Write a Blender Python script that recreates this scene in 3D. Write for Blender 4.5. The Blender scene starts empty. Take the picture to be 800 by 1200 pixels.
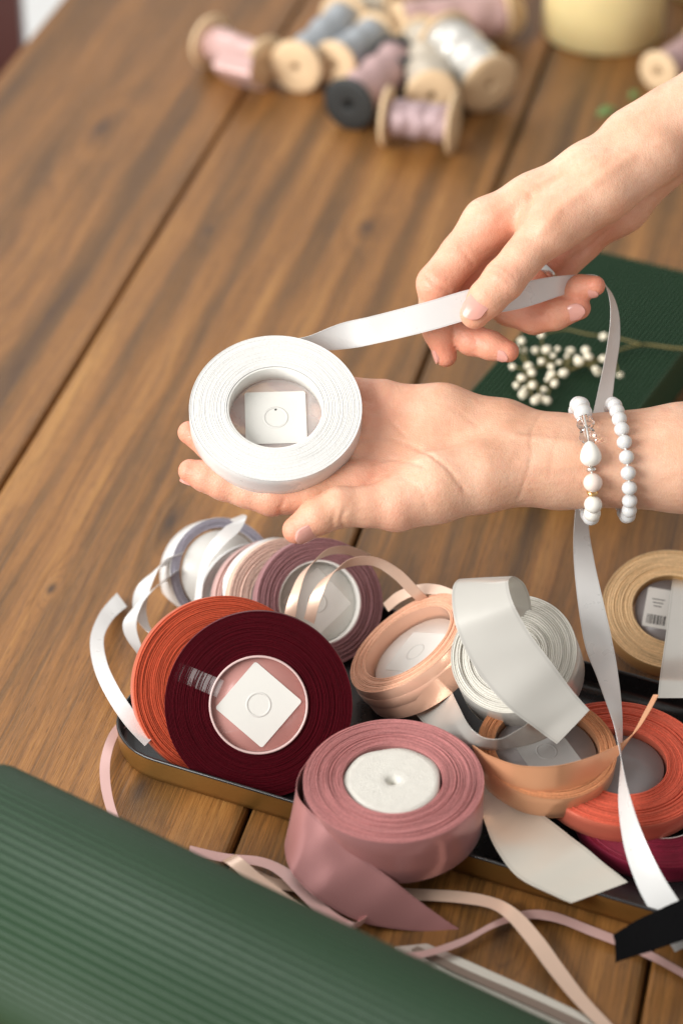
import bpy, math, random
import numpy as np
from mathutils import Vector

rng = random.Random(7)
nprng = np.random.default_rng(7)
C = bpy.context.scene.collection
SC = bpy.context.scene
CM = 0.01

# ------------------------------------------------------------------ camera frame (centimetres)
FPX = 1200 * 85 / 36.0                 # focal length in photo pixels (800 x 1200)
PITCH = math.radians(35.1)
CAMH = 75.0
R_ = np.array([1.0, 0, 0])
F_ = np.array([0, math.cos(PITCH), -math.sin(PITCH)])
U_ = np.array([0, math.sin(PITCH), math.cos(PITCH)])
CAM = np.array([0, 0, CAMH])
D0 = 113.0                             # distance of the hands


def L(px, py, z):                      # photo pixel + nearness (cm) -> camera-frame point
    d = D0 - z
    return np.array([(px - 400) / FPX * d, -(py - 600) / FPX * d, z], float)


def l2w(p):
    p = np.asarray(p, float)
    return CAM + p[..., 0:1] * R_ + p[..., 1:2] * U_ + (D0 - p[..., 2:3]) * F_


def W(px, py, z):
    return l2w(L(px, py, z))


def V(r, u, t):                        # camera-frame direction -> world direction
    v = r * R_ + u * U_ - t * F_
    return v / np.linalg.norm(v)


def G(px, py, h):                      # photo pixel on the level at height h
    d = (px - 400) / FPX * R_ - (py - 600) / FPX * U_ + F_
    return CAM + d * ((h - CAMH) / d[2])


def depth(p):
    return float(np.dot(np.asarray(p) - CAM, F_))


def unit(v):
    v = np.asarray(v, float)
    return v / (np.linalg.norm(v) + 1e-12)


# ------------------------------------------------------------------ object helpers
BASE = {}


def tag(o, label=None, cat=None, group=None, kind=None):
    if label: o['label'] = label
    if cat: o['category'] = cat
    if group: o['group'] = group
    if kind: o['kind'] = kind
    return o


def thing(name, label, cat, base, group=None):
    o = bpy.data.objects.new(name, None)
    o.empty_display_size = 0.02
    C.objects.link(o)
    b = np.asarray(base, float)
    o.location = Vector(b * CM)
    BASE[o.name] = b
    return tag(o, label, cat, group)


def mesh(name, verts, faces, mat, parent=None, smooth=True, base=None, label=None, auto=None, uv=None, wrap=False):
    verts = np.asarray(verts, float)
    if name in ('ribbon_strip', 'ribbon_tail', 'band', 'stripe'):
        auto = auto or 35
        mm = len(verts) // 10
        uv = np.array([[i / mm * 4, (k % 5) / 4] for k in range(10) for i in range(mm)])
    if parent is not None:
        b = BASE[parent.name]
    else:
        b = np.asarray(base if base is not None else verts.mean(0), float)
    me = bpy.data.meshes.new(name)
    me.from_pydata(((verts - b) * CM).tolist(), [], [list(map(int, f)) for f in faces])
    if isinstance(mat, (list, tuple)):
        for m in mat: me.materials.append(m)
    else:
        me.materials.append(mat)
    if smooth:
        me.polygons.foreach_set('use_smooth', [True] * len(me.polygons))
        if auto:
            try: me.set_sharp_from_angle(angle=math.radians(auto))
            except Exception: pass
    me.update()
    if uv is None: uv = verts[:, [0, 2]] * .1
    ul = me.uv_layers.new(name='UVMap')
    li = np.zeros(len(me.loops), np.int32); me.loops.foreach_get('vertex_index', li)
    lu = np.asarray(uv, float)[li].copy()
    ls = np.zeros(len(me.polygons), np.int32); me.polygons.foreach_get('loop_start', ls)
    lt = np.zeros(len(me.polygons), np.int32); me.polygons.foreach_get('loop_total', lt)
    if wrap:
        mx = np.maximum.reduceat(lu[:, 0], ls); mn = np.minimum.reduceat(lu[:, 0], ls)
        fix = np.repeat((mx - mn) > .5, lt)
        lu[fix & (lu[:, 0] < .5), 0] += 1
    ul.data.foreach_set('uv', lu.astype(np.float32).ravel())
    o = bpy.data.objects.new(name, me)
    C.objects.link(o)
    if parent is not None:
        o.parent = parent
    else:
        o.location = Vector(b * CM)
    BASE[o.name] = b
    if label: o['label'] = label
    return o


def merge(parts):
    vs, fs, n = [], [], 0
    for v, f in parts:
        v = np.asarray(v, float)
        vs.append(v); fs += [[i + n for i in q] for q in f]; n += len(v)
    return np.vstack(vs), fs


def basis(n, hint=(0, 0, 1)):
    n = unit(n)
    h = np.asarray(hint, float)
    if abs(np.dot(unit(h), n)) > .97: h = np.array([1.0, 0, 0])
    a = unit(np.cross(h, n)); b = np.cross(n, a)
    return a, b, n


def lathe(prof, c, n, seg=96, fr=None, fh=None, closed=False, caps=False):
    """prof: (r, h) pairs about axis n through c; fr/fh(i, theta) add wobble"""
    a, b, n = basis(n)
    th = np.linspace(0, 2 * math.pi, seg, endpoint=False)
    vs = []
    for i, (r, h) in enumerate(prof):
        rr = r + (fr(i, th) if fr else 0) * np.ones(seg)
        hh = h + (fh(i, th) if fh else 0) * np.ones(seg)
        vs.append(c + rr[:, None] * (np.cos(th)[:, None] * a + np.sin(th)[:, None] * b) + hh[:, None] * n)
    fs = []
    m = len(prof)
    for i in range(m if closed else m - 1):
        j = (i + 1) % m
        for k in range(seg):
            k2 = (k + 1) % seg
            fs.append([i * seg + k, i * seg + k2, j * seg + k2, j * seg + k])
    if caps:
        fs.append(list(range(seg))[::-1]); fs.append([(m - 1) * seg + k for k in range(seg)])
    return np.vstack(vs), fs


def box(c, ax, ay, az, hx, hy, hz):
    vs = [c + sx * hx * ax + sy * hy * ay + sz * hz * az for sz in (-1, 1) for sy in (-1, 1) for sx in (-1, 1)]
    return np.array(vs), [[0, 2, 3, 1], [4, 5, 7, 6], [0, 1, 5, 4], [2, 6, 7, 3], [0, 4, 6, 2], [1, 3, 7, 5]]


def catmull(P, n):
    P = np.asarray(P, float)
    P = np.vstack([2 * P[0] - P[1], P, 2 * P[-1] - P[-2]])
    out = []
    for i in range(1, len(P) - 2):
        for k in range(n):
            t = k / n
            p0, p1, p2, p3 = P[i - 1], P[i], P[i + 1], P[i + 2]
            out.append(.5 * (2 * p1 + (p2 - p0) * t + (2 * p0 - 5 * p1 + 4 * p2 - p3) * t * t + (3 * p1 - p0 - 3 * p2 + p3) * t ** 3))
    out.append(P[-2])
    return np.array(out)


def strip(E1, E2, n=14, th=.022, ends=(0, 0), across=5, belly=0.0):
    """a ribbon between two edge curves, with real thickness; ends skew the cut"""
    A, B = catmull(E1, n), catmull(E2, n)
    m = len(A)
    M = (A + B) / 2
    T = np.gradient(M, axis=0)
    T /= np.linalg.norm(T, axis=1)[:, None] + 1e-9
    Wd = B - A
    N = np.cross(T, Wd); N /= np.linalg.norm(N, axis=1)[:, None] + 1e-9
    vs = []
    ii = np.arange(m) / n
    w0 = len(E1) * 1.7 + float(A[0, 0])
    wl_ = np.linalg.norm(Wd, axis=1)[:, None]
    for side in (1, -1):
        for k in range(across):
            s = k / (across - 1)
            wave = (np.sin(ii * 2.9 + w0 + s * 1.3) + .6 * np.sin(ii * 6.1 + w0 * 2 - s * 2.2))[:, None] * .007 * wl_
            p = A + Wd * s + N * (side * th / 2 + wave + belly * (1 - (2 * s - 1) ** 2))
            p = p.copy()
            p[0] += T[0] * ends[0] * (s - .5)
            p[-1] += T[-1] * ends[1] * (s - .5)
            vs.append(p)
    vs = np.vstack(vs)
    fs = []
    for k in range(across - 1):
        for i in range(m - 1):
            a, b = k * m + i, (k + 1) * m + i
            fs.append([a, b, b + 1, a + 1])
            o = across * m
            fs.append([o + a, o + a + 1, o + b + 1, o + b])
    o = across * m
    for i in range(m - 1):
        fs.append([i, i + 1, o + i + 1, o + i])
        a = (across - 1) * m + i
        fs.append([a, o + a, o + a + 1, a + 1])
    for k in range(across - 1):
        a, b = k * m, (k + 1) * m
        fs.append([a, o + a, o + b, b])
        a, b = a + m - 1, b + m - 1
        fs.append([a, b, o + b, o + a])
    return vs, fs


def rib(ctrl, mode='h', **kw):
    """ctrl rows: px, py, level, dx, dy[, dlevel] : ribbon centre and half width in photo pixels"""
    f = G if mode == 'h' else W
    E1, E2 = [], []
    for c in ctrl:
        px, py, q, dx, dy = c[:5]
        dq = c[5] if len(c) > 5 else 0
        E1.append(f(px - dx, py - dy, q - dq)); E2.append(f(px + dx, py + dy, q + dq))
    return strip(E1, E2, **kw)


def tube(P, rad, seg=8, n=6):
    P = catmull(P, n)
    rad = np.interp(np.linspace(0, 1, len(P)), np.linspace(0, 1, len(rad)), rad)
    T = np.gradient(P, axis=0)
    vs, fs = [], []
    for i, p in enumerate(P):
        a, b, _ = basis(T[i], (.1, .2, 1))
        for k in range(seg):
            t = 2 * math.pi * k / seg
            vs.append(p + rad[i] * (math.cos(t) * a + math.sin(t) * b))
    for i in range(len(P) - 1):
        for k in range(seg):
            k2 = (k + 1) % seg
            fs.append([i * seg + k, i * seg + k2, (i + 1) * seg + k2, (i + 1) * seg + k])
    fs.append(list(range(seg))[::-1]); fs.append([(len(P) - 1) * seg + k for k in range(seg)])
    return np.array(vs), fs


def ball(c, r, seg=20, rings=12, ax=None, stretch=1.0, noise=0.0, pear=0.0):
    a, b, n = basis(ax if ax is not None else (0, 0, 1))
    vs = [c - n * r * stretch]
    for i in range(1, rings):
        ph = -math.pi / 2 + math.pi * i / rings
        rr = math.cos(ph) * (1 - pear * math.sin(ph))
        for k in range(seg):
            t = 2 * math.pi * k / seg
            q = 1 + (rng.uniform(-noise, noise) if noise else 0)
            vs.append(c + q * r * (rr * (math.cos(t) * a + math.sin(t) * b) + math.sin(ph) * stretch * n))
    vs.append(c + n * r * stretch)
    fs = []
    for k in range(seg):
        fs.append([0, 1 + (k + 1) % seg, 1 + k])
    for i in range(rings - 2):
        for k in range(seg):
            k2 = (k + 1) % seg
            o = 1 + i * seg
            fs.append([o + k, o + k2, o + seg + k2, o + seg + k])
    o = 1 + (rings - 2) * seg
    for k in range(seg):
        fs.append([o + k, o + (k + 1) % seg, len(vs) - 1])
    return np.array(vs), fs


# ------------------------------------------------------------------ materials
def new_mat(name):
    m = bpy.data.materials.new(name); m.use_nodes = True
    nt = m.node_tree
    return m, nt, nt.nodes['Principled BSDF'], nt.nodes, nt.links


def math_node(nt, op, a, b=None, c=None, clamp=False):
    n = nt.nodes.new('ShaderNodeMath'); n.operation = op; n.use_clamp = clamp
    for i, v in enumerate((a, b, c)):
        if v is None: continue
        if isinstance(v, (int, float)): n.inputs[i].default_value = v
        else: nt.links.new(v, n.inputs[i])
    return n.outputs[0]


def mixc(nt, fac, a, b, blend='MIX'):
    n = nt.nodes.new('ShaderNodeMix'); n.data_type = 'RGBA'; n.blend_type = blend
    for i, v in ((0, fac), (6, a), (7, b)):
        if isinstance(v, (int, float)): n.inputs[i].default_value = v
        elif isinstance(v, tuple): n.inputs[i].default_value = (*v[:3], 1)
        else: nt.links.new(v, n.inputs[i])
    return n.outputs[2]


def noise_node(nt, vec, scale, detail=4, rough=.55, dist=0):
    n = nt.nodes.new('ShaderNodeTexNoise')
    n.inputs['Scale'].default_value = scale; n.inputs['Detail'].default_value = detail
    n.inputs['Roughness'].default_value = rough; n.inputs['Distortion'].default_value = dist
    if vec is not None: nt.links.new(vec, n.inputs['Vector'])
    return n.outputs['Fac']


def ramp(nt, fac, stops):
    n = nt.nodes.new('ShaderNodeValToRGB')
    nt.links.new(fac, n.inputs[0])
    el = n.color_ramp.elements
    while len(el) < len(stops): el.new(.5)
    for e, (p, c) in zip(el, stops):
        e.position = p; e.color = (*c, 1) if len(c) == 3 else c
    return n.outputs[0]


def objvec(nt, scale=(1, 1, 1), rot=(0, 0, 0), loc=(0, 0, 0)):
    t = nt.nodes.new('ShaderNodeTexCoord')
    m = nt.nodes.new('ShaderNodeMapping')
    m.inputs['Scale'].default_value = scale; m.inputs['Rotation'].default_value = rot
    m.inputs['Location'].default_value = loc
    nt.links.new(t.outputs['Object'], m.inputs['Vector'])
    return m.outputs[0]


def bump(nt, bs, h, strength, dist=.001):
    b = nt.nodes.new('ShaderNodeBump')
    b.inputs['Strength'].default_value = strength; b.inputs['Distance'].default_value = dist
    nt.links.new(h, b.inputs['Height']); nt.links.new(b.outputs[0], bs.inputs['Normal'])


def satin(name, col, rough=.36, sheen=.25, var=.05, trans=0.0, spec=.6, metal=.32):
    m, nt, bs, N, K = new_mat(name)
    v = objvec(nt)
    n1 = noise_node(nt, v, 55, 3)
    lo = tuple(c * (1 - var) for c in col); hi = tuple(min(.95, c * (1 + var)) for c in col)
    uvn = N.new('ShaderNodeUVMap'); uvn.uv_map = 'UVMap'
    sp = N.new('ShaderNodeSeparateXYZ'); K.new(uvn.outputs[0], sp.inputs[0])
    ed = math_node(nt, 'ABSOLUTE', math_node(nt, 'SUBTRACT', sp.outputs[1], .5))
    ed = math_node(nt, 'MULTIPLY', math_node(nt, 'COMPARE', ed, .465, .018), .35)
    K.new(mixc(nt, ed, mixc(nt, n1, lo, hi), tuple(c * .62 for c in col)), bs.inputs['Base Color'])
    n2 = noise_node(nt, v, 130, 2)
    rr = math_node(nt, 'MULTIPLY_ADD', n2, .04, rough - .02)
    K.new(rr, bs.inputs['Roughness'])
    bs.inputs['Specular IOR Level'].default_value = spec
    bs.inputs['Sheen Weight'].default_value = sheen * .35
    bs.inputs['Sheen Roughness'].default_value = .4
    tg = N.new('ShaderNodeTangent'); tg.direction_type = 'UV_MAP'; tg.uv_map = 'UVMap'
    K.new(tg.outputs[0], bs.inputs['Tangent']); bs.inputs['Anisotropic'].default_value = .55
    bs.inputs['Metallic'].default_value = metal
    bs.inputs['Anisotropic Rotation'].default_value = .25
    bump(nt, bs, noise_node(nt, v, 40, 1), .03, .0005)
    if trans:
        bs.inputs['Subsurface Weight'].default_value = trans
        bs.inputs['Subsurface Radius'].default_value = (1, .9, .85)
        bs.inputs['Subsurface Scale'].default_value = .004
    return m


def selvedge(name, col, rough=.6, bs_=.3):
    """the stacked edges of a wound ribbon: matte, thread-like"""
    m, nt, bs, N, K = new_mat(name)
    v = objvec(nt)
    n1 = noise_node(nt, v, 90, 3); n2 = noise_node(nt, v, 900, 2)
    un = N.new('ShaderNodeUVMap'); un.uv_map = 'UVMap'
    sp = N.new('ShaderNodeSeparateXYZ'); K.new(un.outputs[0], sp.inputs[0])
    ang = math_node(nt, 'MULTIPLY', sp.outputs[0], 6.28318)
    cb = N.new('ShaderNodeCombineXYZ')
    K.new(math_node(nt, 'MULTIPLY', math_node(nt, 'COSINE', ang), 1.3), cb.inputs[0])
    K.new(math_node(nt, 'MULTIPLY', math_node(nt, 'SINE', ang), 1.3), cb.inputs[1])
    K.new(math_node(nt, 'MULTIPLY', sp.outputs[1], 1.7), cb.inputs[2])
    n4 = noise_node(nt, cb.outputs[0], 1.0, 3, .6)
    f = math_node(nt, 'ADD', math_node(nt, 'MULTIPLY', n4, .9), math_node(nt, 'MULTIPLY', math_node(nt, 'SUBTRACT', n2, .45), .5))
    f = math_node(nt, 'MULTIPLY_ADD', math_node(nt, 'SUBTRACT', f, .47), 2.0, .5, clamp=True)
    q = .91 if min(col) > .45 else .68
    lo = tuple(c * q for c in col); hi = tuple(min(.95, c * (2 - q) * .98) for c in col)
    K.new(mixc(nt, f, lo, hi), bs.inputs['Base Color'])
    bs.inputs['Roughness'].default_value = rough
    bs.inputs['Sheen Weight'].default_value = 0
    bs.inputs['Specular IOR Level'].default_value = .10 if max(col) < .1 else .3
    bump(nt, bs, n2, bs_, .0006)
    return m


def plain(name, col, rough=.5, metal=0, spec=.5, var=.1, nscale=60, bmp=0.1, sss=0):
    m, nt, bs, N, K = new_mat(name)
    v = objvec(nt)
    n1 = noise_node(nt, v, nscale, 4)
    lo = tuple(c * (1 - var) for c in col); hi = tuple(min(1, c * (1 + var)) for c in col)
    K.new(mixc(nt, n1, lo, hi), bs.inputs['Base Color'])
    bs.inputs['Metallic'].default_value = metal
    K.new(math_node(nt, 'MULTIPLY_ADD', n1, .2, rough - .1), bs.inputs['Roughness'])
    bs.inputs['Specular IOR Level'].default_value = spec
    if bmp: bump(nt, bs, noise_node(nt, v, nscale * 8, 3), bmp, .0006)
    if sss:
        bs.inputs['Subsurface Weight'].default_value = sss
        bs.inputs['Subsurface Radius'].default_value = (1, .7, .4)
        bs.inputs['Subsurface Scale'].default_value = .02
    return m


def clear(name, col=(1, 1, 1), rough=.08, alpha=None, ior=1.45):
    m, nt, bs, N, K = new_mat(name)
    v = objvec(nt)
    K.new(mixc(nt, noise_node(nt, v, 80, 2), tuple(c * .96 for c in col), col), bs.inputs['Base Color'])
    bs.inputs['Roughness'].default_value = rough
    bs.inputs['IOR'].default_value = ior
    if alpha is None: bs.inputs['Transmission Weight'].default_value = 1
    else: bs.inputs['Alpha'].default_value = alpha
    return m


MAT = {
    'white': satin('white satin', (.68, .68, .67), .28, .3, .03, trans=.15, metal=.12),
    'maroon': satin('maroon satin', (.085, .004, .014), .42, .1),
    'rust': satin('rust satin', (.56, .115, .05), .4, .2),
    'mauve': satin('mauve satin', (.33, .16, .17), .42, .3),
    'palepink': satin('pale pink satin', (.62, .40, .37), .36, .3),
    'peach': satin('peach satin', (.82, .49, .35), .25, .3),
    'silver': satin('silver satin', (.63, .61, .565), .24, .3, .04, metal=.45),
    'copper': satin('copper peach satin', (.74, .37, .20), .24, .25),
    'coral': satin('coral satin', (.72, .17, .105), .30, .25),
    'crimson': satin('crimson satin', (.27, .012, .045), .42, .2),
    'rose': satin('rose satin', (.57, .265, .26), .25, .35, metal=.42),
    'gold': satin('gold satin', (.62, .38, .16), .32, .25),
    'lavender': satin('lavender tinted edge', (.36, .34, .44), .5, .3),
    'cream': satin('cream peach satin', (.72, .52, .40), .36, .3),
    'blush': satin('blush satin', (.60, .38, .35), .4, .3),
    'ivory': satin('ivory satin', (.68, .65, .575), .25, .3, .04, metal=.42),
    'blackfab': plain('black cotton tape', (.004, .004, .0045), .95, spec=.05, bmp=.5),
    'bluegrey': satin('blue grey satin', (.38, .41, .44), .5, .3),
    'dustpink': satin('dusty pink silk', (.55, .36, .35), .5, .3),
    'lilac': satin('lilac taupe silk', (.42, .30, .31), .5, .3),
    'beige': satin('beige silk', (.55, .48, .38), .5, .3),
    'foam': plain('white foam core', (.72, .70, .64), .9, spec=.2, nscale=260, bmp=1.0),
    'core': plain('white plastic core', (.80, .79, .75), .4),
    'paper': plain('white paper label', (.68, .67, .63), .6, var=.03, bmp=.05),
    'emboss': plain('pressed ring on label', (.60, .59, .555), .6, var=.03),
    'greypaper': plain('grey paper label', (.34, .33, .32), .6, var=.03),
    'rim': plain('tinted plastic rim', (.62, .45, .43), .35),
    'ink': plain('printed black ink', (.03, .03, .03), .6),
    'film': clear('clear plastic film', (.95, .93, .92), .15, alpha=.28),
    'pinkreflect': clear('film with painted pink reflection', (.72, .36, .32), .2, alpha=.55),  # pink reflected in the hub film is painted into its colour
    'darkfilm': plain('grey plastic film', (.22, .20, .20), .35),
    'tin': plain('black lacquered tin', (.012, .012, .013), .28, spec=.6, bmp=.02),
    'brass': plain('brass lacquered tin side', (.28, .145, .036), .38, metal=.7, var=.25, nscale=30, bmp=.03),
    'wood': plain('pale turned wood', (.74, .54, .33), .6, var=.15, nscale=90),
    'blackwood': plain('black painted wood', (.018, .02, .02), .6),
    'candle': plain('yellow wax', (.80, .66, .34), .45, var=.06, sss=.4, bmp=.02),
    'stem': plain('dry green brown stem', (.16, .13, .04), .7),
    'bud': plain('cream dried blossom', (.88, .81, .64), .8, var=.08, bmp=.4),
    'leaf': plain('small green leaf', (.12, .22, .06), .6),
    'bead': plain('white stone bead', (.62, .62, .615), .2, var=.03, bmp=0, sss=.15),
    'marble': plain('pink white marble bead', (.78, .64, .57), .25, var=.32, nscale=110, bmp=0),
    'pearl': plain('pearl', (.80, .78, .72), .18, spec=.8, var=.04, bmp=.02),
    'crystal': clear('crystal', (1, 1, 1), .02, ior=1.5),
    'metal': plain('silver metal', (.75, .73, .70), .2, metal=1, bmp=0),
    'goldmetal': plain('gold metal', (.80, .55, .25), .22, metal=1, bmp=0),
    'nail': plain('pale pink nail', (.72, .34, .275), .16, spec=.45, var=.03, bmp=0, sss=.2),
    'olive': satin('dark olive ribbon', (.06, .07, .035), .5, .2),
    'mahogany': plain('dark red brown wood', (.06, .012, .008), .4),
    'floor': plain('pale floor', (.85, .86, .85), .6, var=.04, nscale=6),
    'twine': satin('brown striped band', (.25, .19, .15), .6, .2),
}
EDGE = {k: selvedge(k + ' ribbon edges', c) for k, c in {
    'white': (.68, .675, .655), 'maroon': (.060, .0006, .0045), 'rust': (.50, .078, .032), 'mauve': (.30, .15, .16),
    'palepink': (.55, .35, .32), 'peach': (.76, .42, .28), 'silver': (.62, .60, .54), 'copper': (.60, .27, .13),
    'coral': (.62, .115, .065), 'crimson': (.20, .008, .03), 'rose': (.46, .19, .185), 'gold': (.70, .48, .26),
    'lavender': (.36, .345, .41), 'cream': (.66, .47, .39)}.items()}


def wood_table_material(yaw, origin, knots):
    m, nt, bs, N, K = new_mat('stained pine boards')
    t = N.new('ShaderNodeTexCoord')
    mp = N.new('ShaderNodeMapping'); mp.vector_type = 'POINT'
    K.new(t.outputs['Object'], mp.inputs['Vector'])
    mp.inputs['Scale'].default_value = (100, 100, 100)       # centimetres: x across the boards, y along
    sep = N.new('ShaderNodeSeparateXYZ'); K.new(mp.outputs[0], sep.inputs[0])
    u, v = sep.outputs[0], sep.outputs[1]
    att = N.new('ShaderNodeAttribute'); att.attribute_name = 'board'
    bd = att.outputs['Fac']
    uu = math_node(nt, 'ADD', u, math_node(nt, 'MULTIPLY', bd, 37.0))
    vv = math_node(nt, 'ADD', v, math_node(nt, 'MULTIPLY', bd, 211.0))

    def vec(a, sa, b, sb):
        c = N.new('ShaderNodeCombineXYZ')
        K.new(math_node(nt, 'MULTIPLY', a, sa), c.inputs[0]); K.new(math_node(nt, 'MULTIPLY', b, sb), c.inputs[1])
        return c.outputs[0]
    warp = noise_node(nt, vec(uu, .10, vv, .022), 1.0, 3, .5)
    warp2 = noise_node(nt, vec(uu, .35, vv, .05), 1.0, 2, .5)
    ph = math_node(nt, 'ADD', math_node(nt, 'MULTIPLY', uu, .55), math_node(nt, 'MULTIPLY', warp, 3.0))
    ph = math_node(nt, 'ADD', ph, math_node(nt, 'MULTIPLY', warp2, 1.2))
    kdark = None
    for (ku, kv, wu, wv, amp) in knots:
        du = math_node(nt, 'DIVIDE', math_node(nt, 'SUBTRACT', u, ku), wu)
        dv = math_node(nt, 'DIVIDE', math_node(nt, 'SUBTRACT', v, kv), wv)
        r2 = math_node(nt, 'ADD', math_node(nt, 'MULTIPLY', du, du), math_node(nt, 'MULTIPLY', dv, dv))
        g = math_node(nt, 'POWER', 2.718, math_node(nt, 'MULTIPLY', r2, -1.0))
        ph = math_node(nt, 'ADD', ph, math_node(nt, 'MULTIPLY', g, amp))
        r3 = math_node(nt, 'MULTIPLY', r2, math_node(nt, 'MULTIPLY_ADD', noise_node(nt, vec(uu, 2.2, vv, 1.1), 1, 3), 14.0, 1.5))
        k = math_node(nt, 'POWER', 2.718, math_node(nt, 'MULTIPLY', r3, -1.0))
        kdark = k if kdark is None else math_node(nt, 'MAXIMUM', kdark, k)
    s = math_node(nt, 'SINE', math_node(nt, 'MULTIPLY', ph, 6.283 * .75))
    s = math_node(nt, 'MULTIPLY_ADD', s, .5, .5)
    s = math_node(nt, 'POWER', s, 1.6)
    fine = noise_node(nt, vec(uu, 6.0, vv, .10), 1.0, 5, .72)
    fib = noise_node(nt, vec(uu, 28.0, vv, .6), 1.0, 2, .6)
    broad = noise_node(nt, vec(uu, .22, vv, .035), 1.0, 3, .55)
    tone = math_node(nt, 'ADD', math_node(nt, 'MULTIPLY', s, .07), math_node(nt, 'MULTIPLY', fine, .74))
    tone = math_node(nt, 'ADD', tone, math_node(nt, 'MULTIPLY', math_node(nt, 'SUBTRACT', broad, .5), .62))
    tone = math_node(nt, 'ADD', tone, math_node(nt, 'MULTIPLY', math_node(nt, 'SUBTRACT', fib, .5), .35))
    tone = math_node(nt, 'ADD', tone, math_node(nt, 'MULTIPLY', math_node(nt, 'SUBTRACT', bd, .5), .16))
    stave = noise_node(nt, vec(uu, .55, vv, .004), 1.0, 1, .5)
    tone = math_node(nt, 'ADD', tone, math_node(nt, 'MULTIPLY', math_node(nt, 'SUBTRACT', stave, .5), 1.0))
    col = ramp(nt, tone, [(.02, (.060, .026, .008)), (.26, (.150, .070, .018)), (.46, (.275, .118, .029)), (.74, (.43, .212, .060)), (1.0, (.55, .32, .12))])
    grey = noise_node(nt, vec(uu, .5, vv, .09), 1.0, 5, .6)
    gm = math_node(nt, 'MULTIPLY', math_node(nt, 'SUBTRACT', grey, .60, clamp=True), 2.4, clamp=True)
    col = mixc(nt, gm, col, (.135, .072, .028))
    pore = noise_node(nt, vec(uu, 15.0, vv, .75), 1.0, 3, .6)
    pm = math_node(nt, 'MULTIPLY', math_node(nt, 'SUBTRACT', pore, .57, clamp=True), 6.0, clamp=True)
    col = mixc(nt, math_node(nt, 'MULTIPLY', pm, .8), col, (.055, .022, .007))
    s2 = math_node(nt, 'SINE', math_node(nt, 'MULTIPLY', math_node(nt, 'ADD', ph, math_node(nt, 'MULTIPLY', fib, .12)), 6.283 * 2.3))
    s2 = math_node(nt, 'POWER', math_node(nt, 'MULTIPLY_ADD', s2, .5, .5), 5.0)
    lm = noise_node(nt, vec(uu, .8, vv, .05), 1.0, 3, .6)
    lm = math_node(nt, 'MULTIPLY', math_node(nt, 'SUBTRACT', lm, .36, clamp=True), 2.6, clamp=True)
    col = mixc(nt, math_node(nt, 'MULTIPLY', math_node(nt, 'MULTIPLY', s2, lm), .62), col, (.085, .034, .010))
    scr = noise_node(nt, vec(uu, 5.0, vv, 3.6), 1.0, 5, .75)
    sm = math_node(nt, 'MULTIPLY', math_node(nt, 'SUBTRACT', scr, .66, clamp=True), 7.0, clamp=True)
    col = mixc(nt, math_node(nt, 'MULTIPLY', sm, .45), col, (.50, .33, .17))
    col = mixc(nt, math_node(nt, 'MULTIPLY', kdark, .85), col, (.030, .018, .012))
    K.new(col, bs.inputs['Base Color'])
    K.new(math_node(nt, 'MULTIPLY_ADD', fine, .25, .36), bs.inputs['Roughness'])
    bs.inputs['Specular IOR Level'].default_value = .42
    h = math_node(nt, 'ADD', math_node(nt, 'MULTIPLY', s, .5), math_node(nt, 'ADD', fine, math_node(nt, 'MULTIPLY', fib, .6)))
    bump(nt, bs, h, .35, .0012)
    return m


def skin_material():
    m, nt, bs, N, K = new_mat('skin')
    v = objvec(nt)
    at = N.new('ShaderNodeAttribute'); at.attribute_name = 'blush'
    n1 = noise_node(nt, v, 45, 5, .6); n2 = noise_node(nt, v, 220, 3, .6)
    base = mixc(nt, ramp(nt, n1, [(.3, (0, 0, 0)), (.7, (1, 1, 1))]), (.66, .365, .235), (.80, .505, .36))
    red = mixc(nt, n1, (.62, .22, .135), (.72, .31, .21))
    n3 = noise_node(nt, v, 110, 4, .7)
    base = mixc(nt, math_node(nt, 'MULTIPLY', math_node(nt, 'SUBTRACT', n3, .45, clamp=True), 1.6, clamp=True), base, (.70, .33, .22))
    f = math_node(nt, 'MULTIPLY', at.outputs['Fac'], math_node(nt, 'MULTIPLY_ADD', n2, .5, .7), clamp=True)
    K.new(mixc(nt, f, base, red), bs.inputs['Base Color'])
    K.new(math_node(nt, 'MULTIPLY_ADD', n2, .20, .34), bs.inputs['Roughness'])
    bs.inputs['Specular IOR Level'].default_value = .42
    bs.inputs['Subsurface Weight'].default_value = .28
    bs.inputs['Subsurface Radius'].default_value = (1, .36, .2)
    bs.inputs['Subsurface Scale'].default_value = .006
    vo = N.new('ShaderNodeTexVoronoi'); vo.feature = 'DISTANCE_TO_EDGE'; vo.inputs['Scale'].default_value = 900
    K.new(v, vo.inputs['Vector'])
    fine = math_node(nt, 'MINIMUM', vo.outputs[0], .25)
    lines = noise_node(nt, objvec(nt, (120, 420, 420)), 1, 3)
    bump(nt, bs, math_node(nt, 'ADD', math_node(nt, 'MULTIPLY', fine, .7), math_node(nt, 'ADD', n2, math_node(nt, 'MULTIPLY', lines, .6))), .42, .0010)
    return m


def ribbed_material(name, c0, c1):
    m, nt, bs, N, K = new_mat(name)
    v = objvec(nt)
    n1 = noise_node(nt, v, 14, 4); n2 = noise_node(nt, v, 700, 2)
    K.new(mixc(nt, n1, c0, c1), bs.inputs['Base Color'])
    K.new(math_node(nt, 'MULTIPLY_ADD', n2, .15, .44), bs.inputs['Roughness'])
    bs.inputs['Specular IOR Level'].default_value = .24
    bump(nt, bs, n2, .15, .0006)
    return m


MAT['skin'] = skin_material()
MAT['green'] = ribbed_material('green corrugated card', (.012, .034, .015), (.019, .048, .022))
MAT['greenbox'] = ribbed_material('green box card', (.028, .070, .036), (.040, .092, .048))

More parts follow.
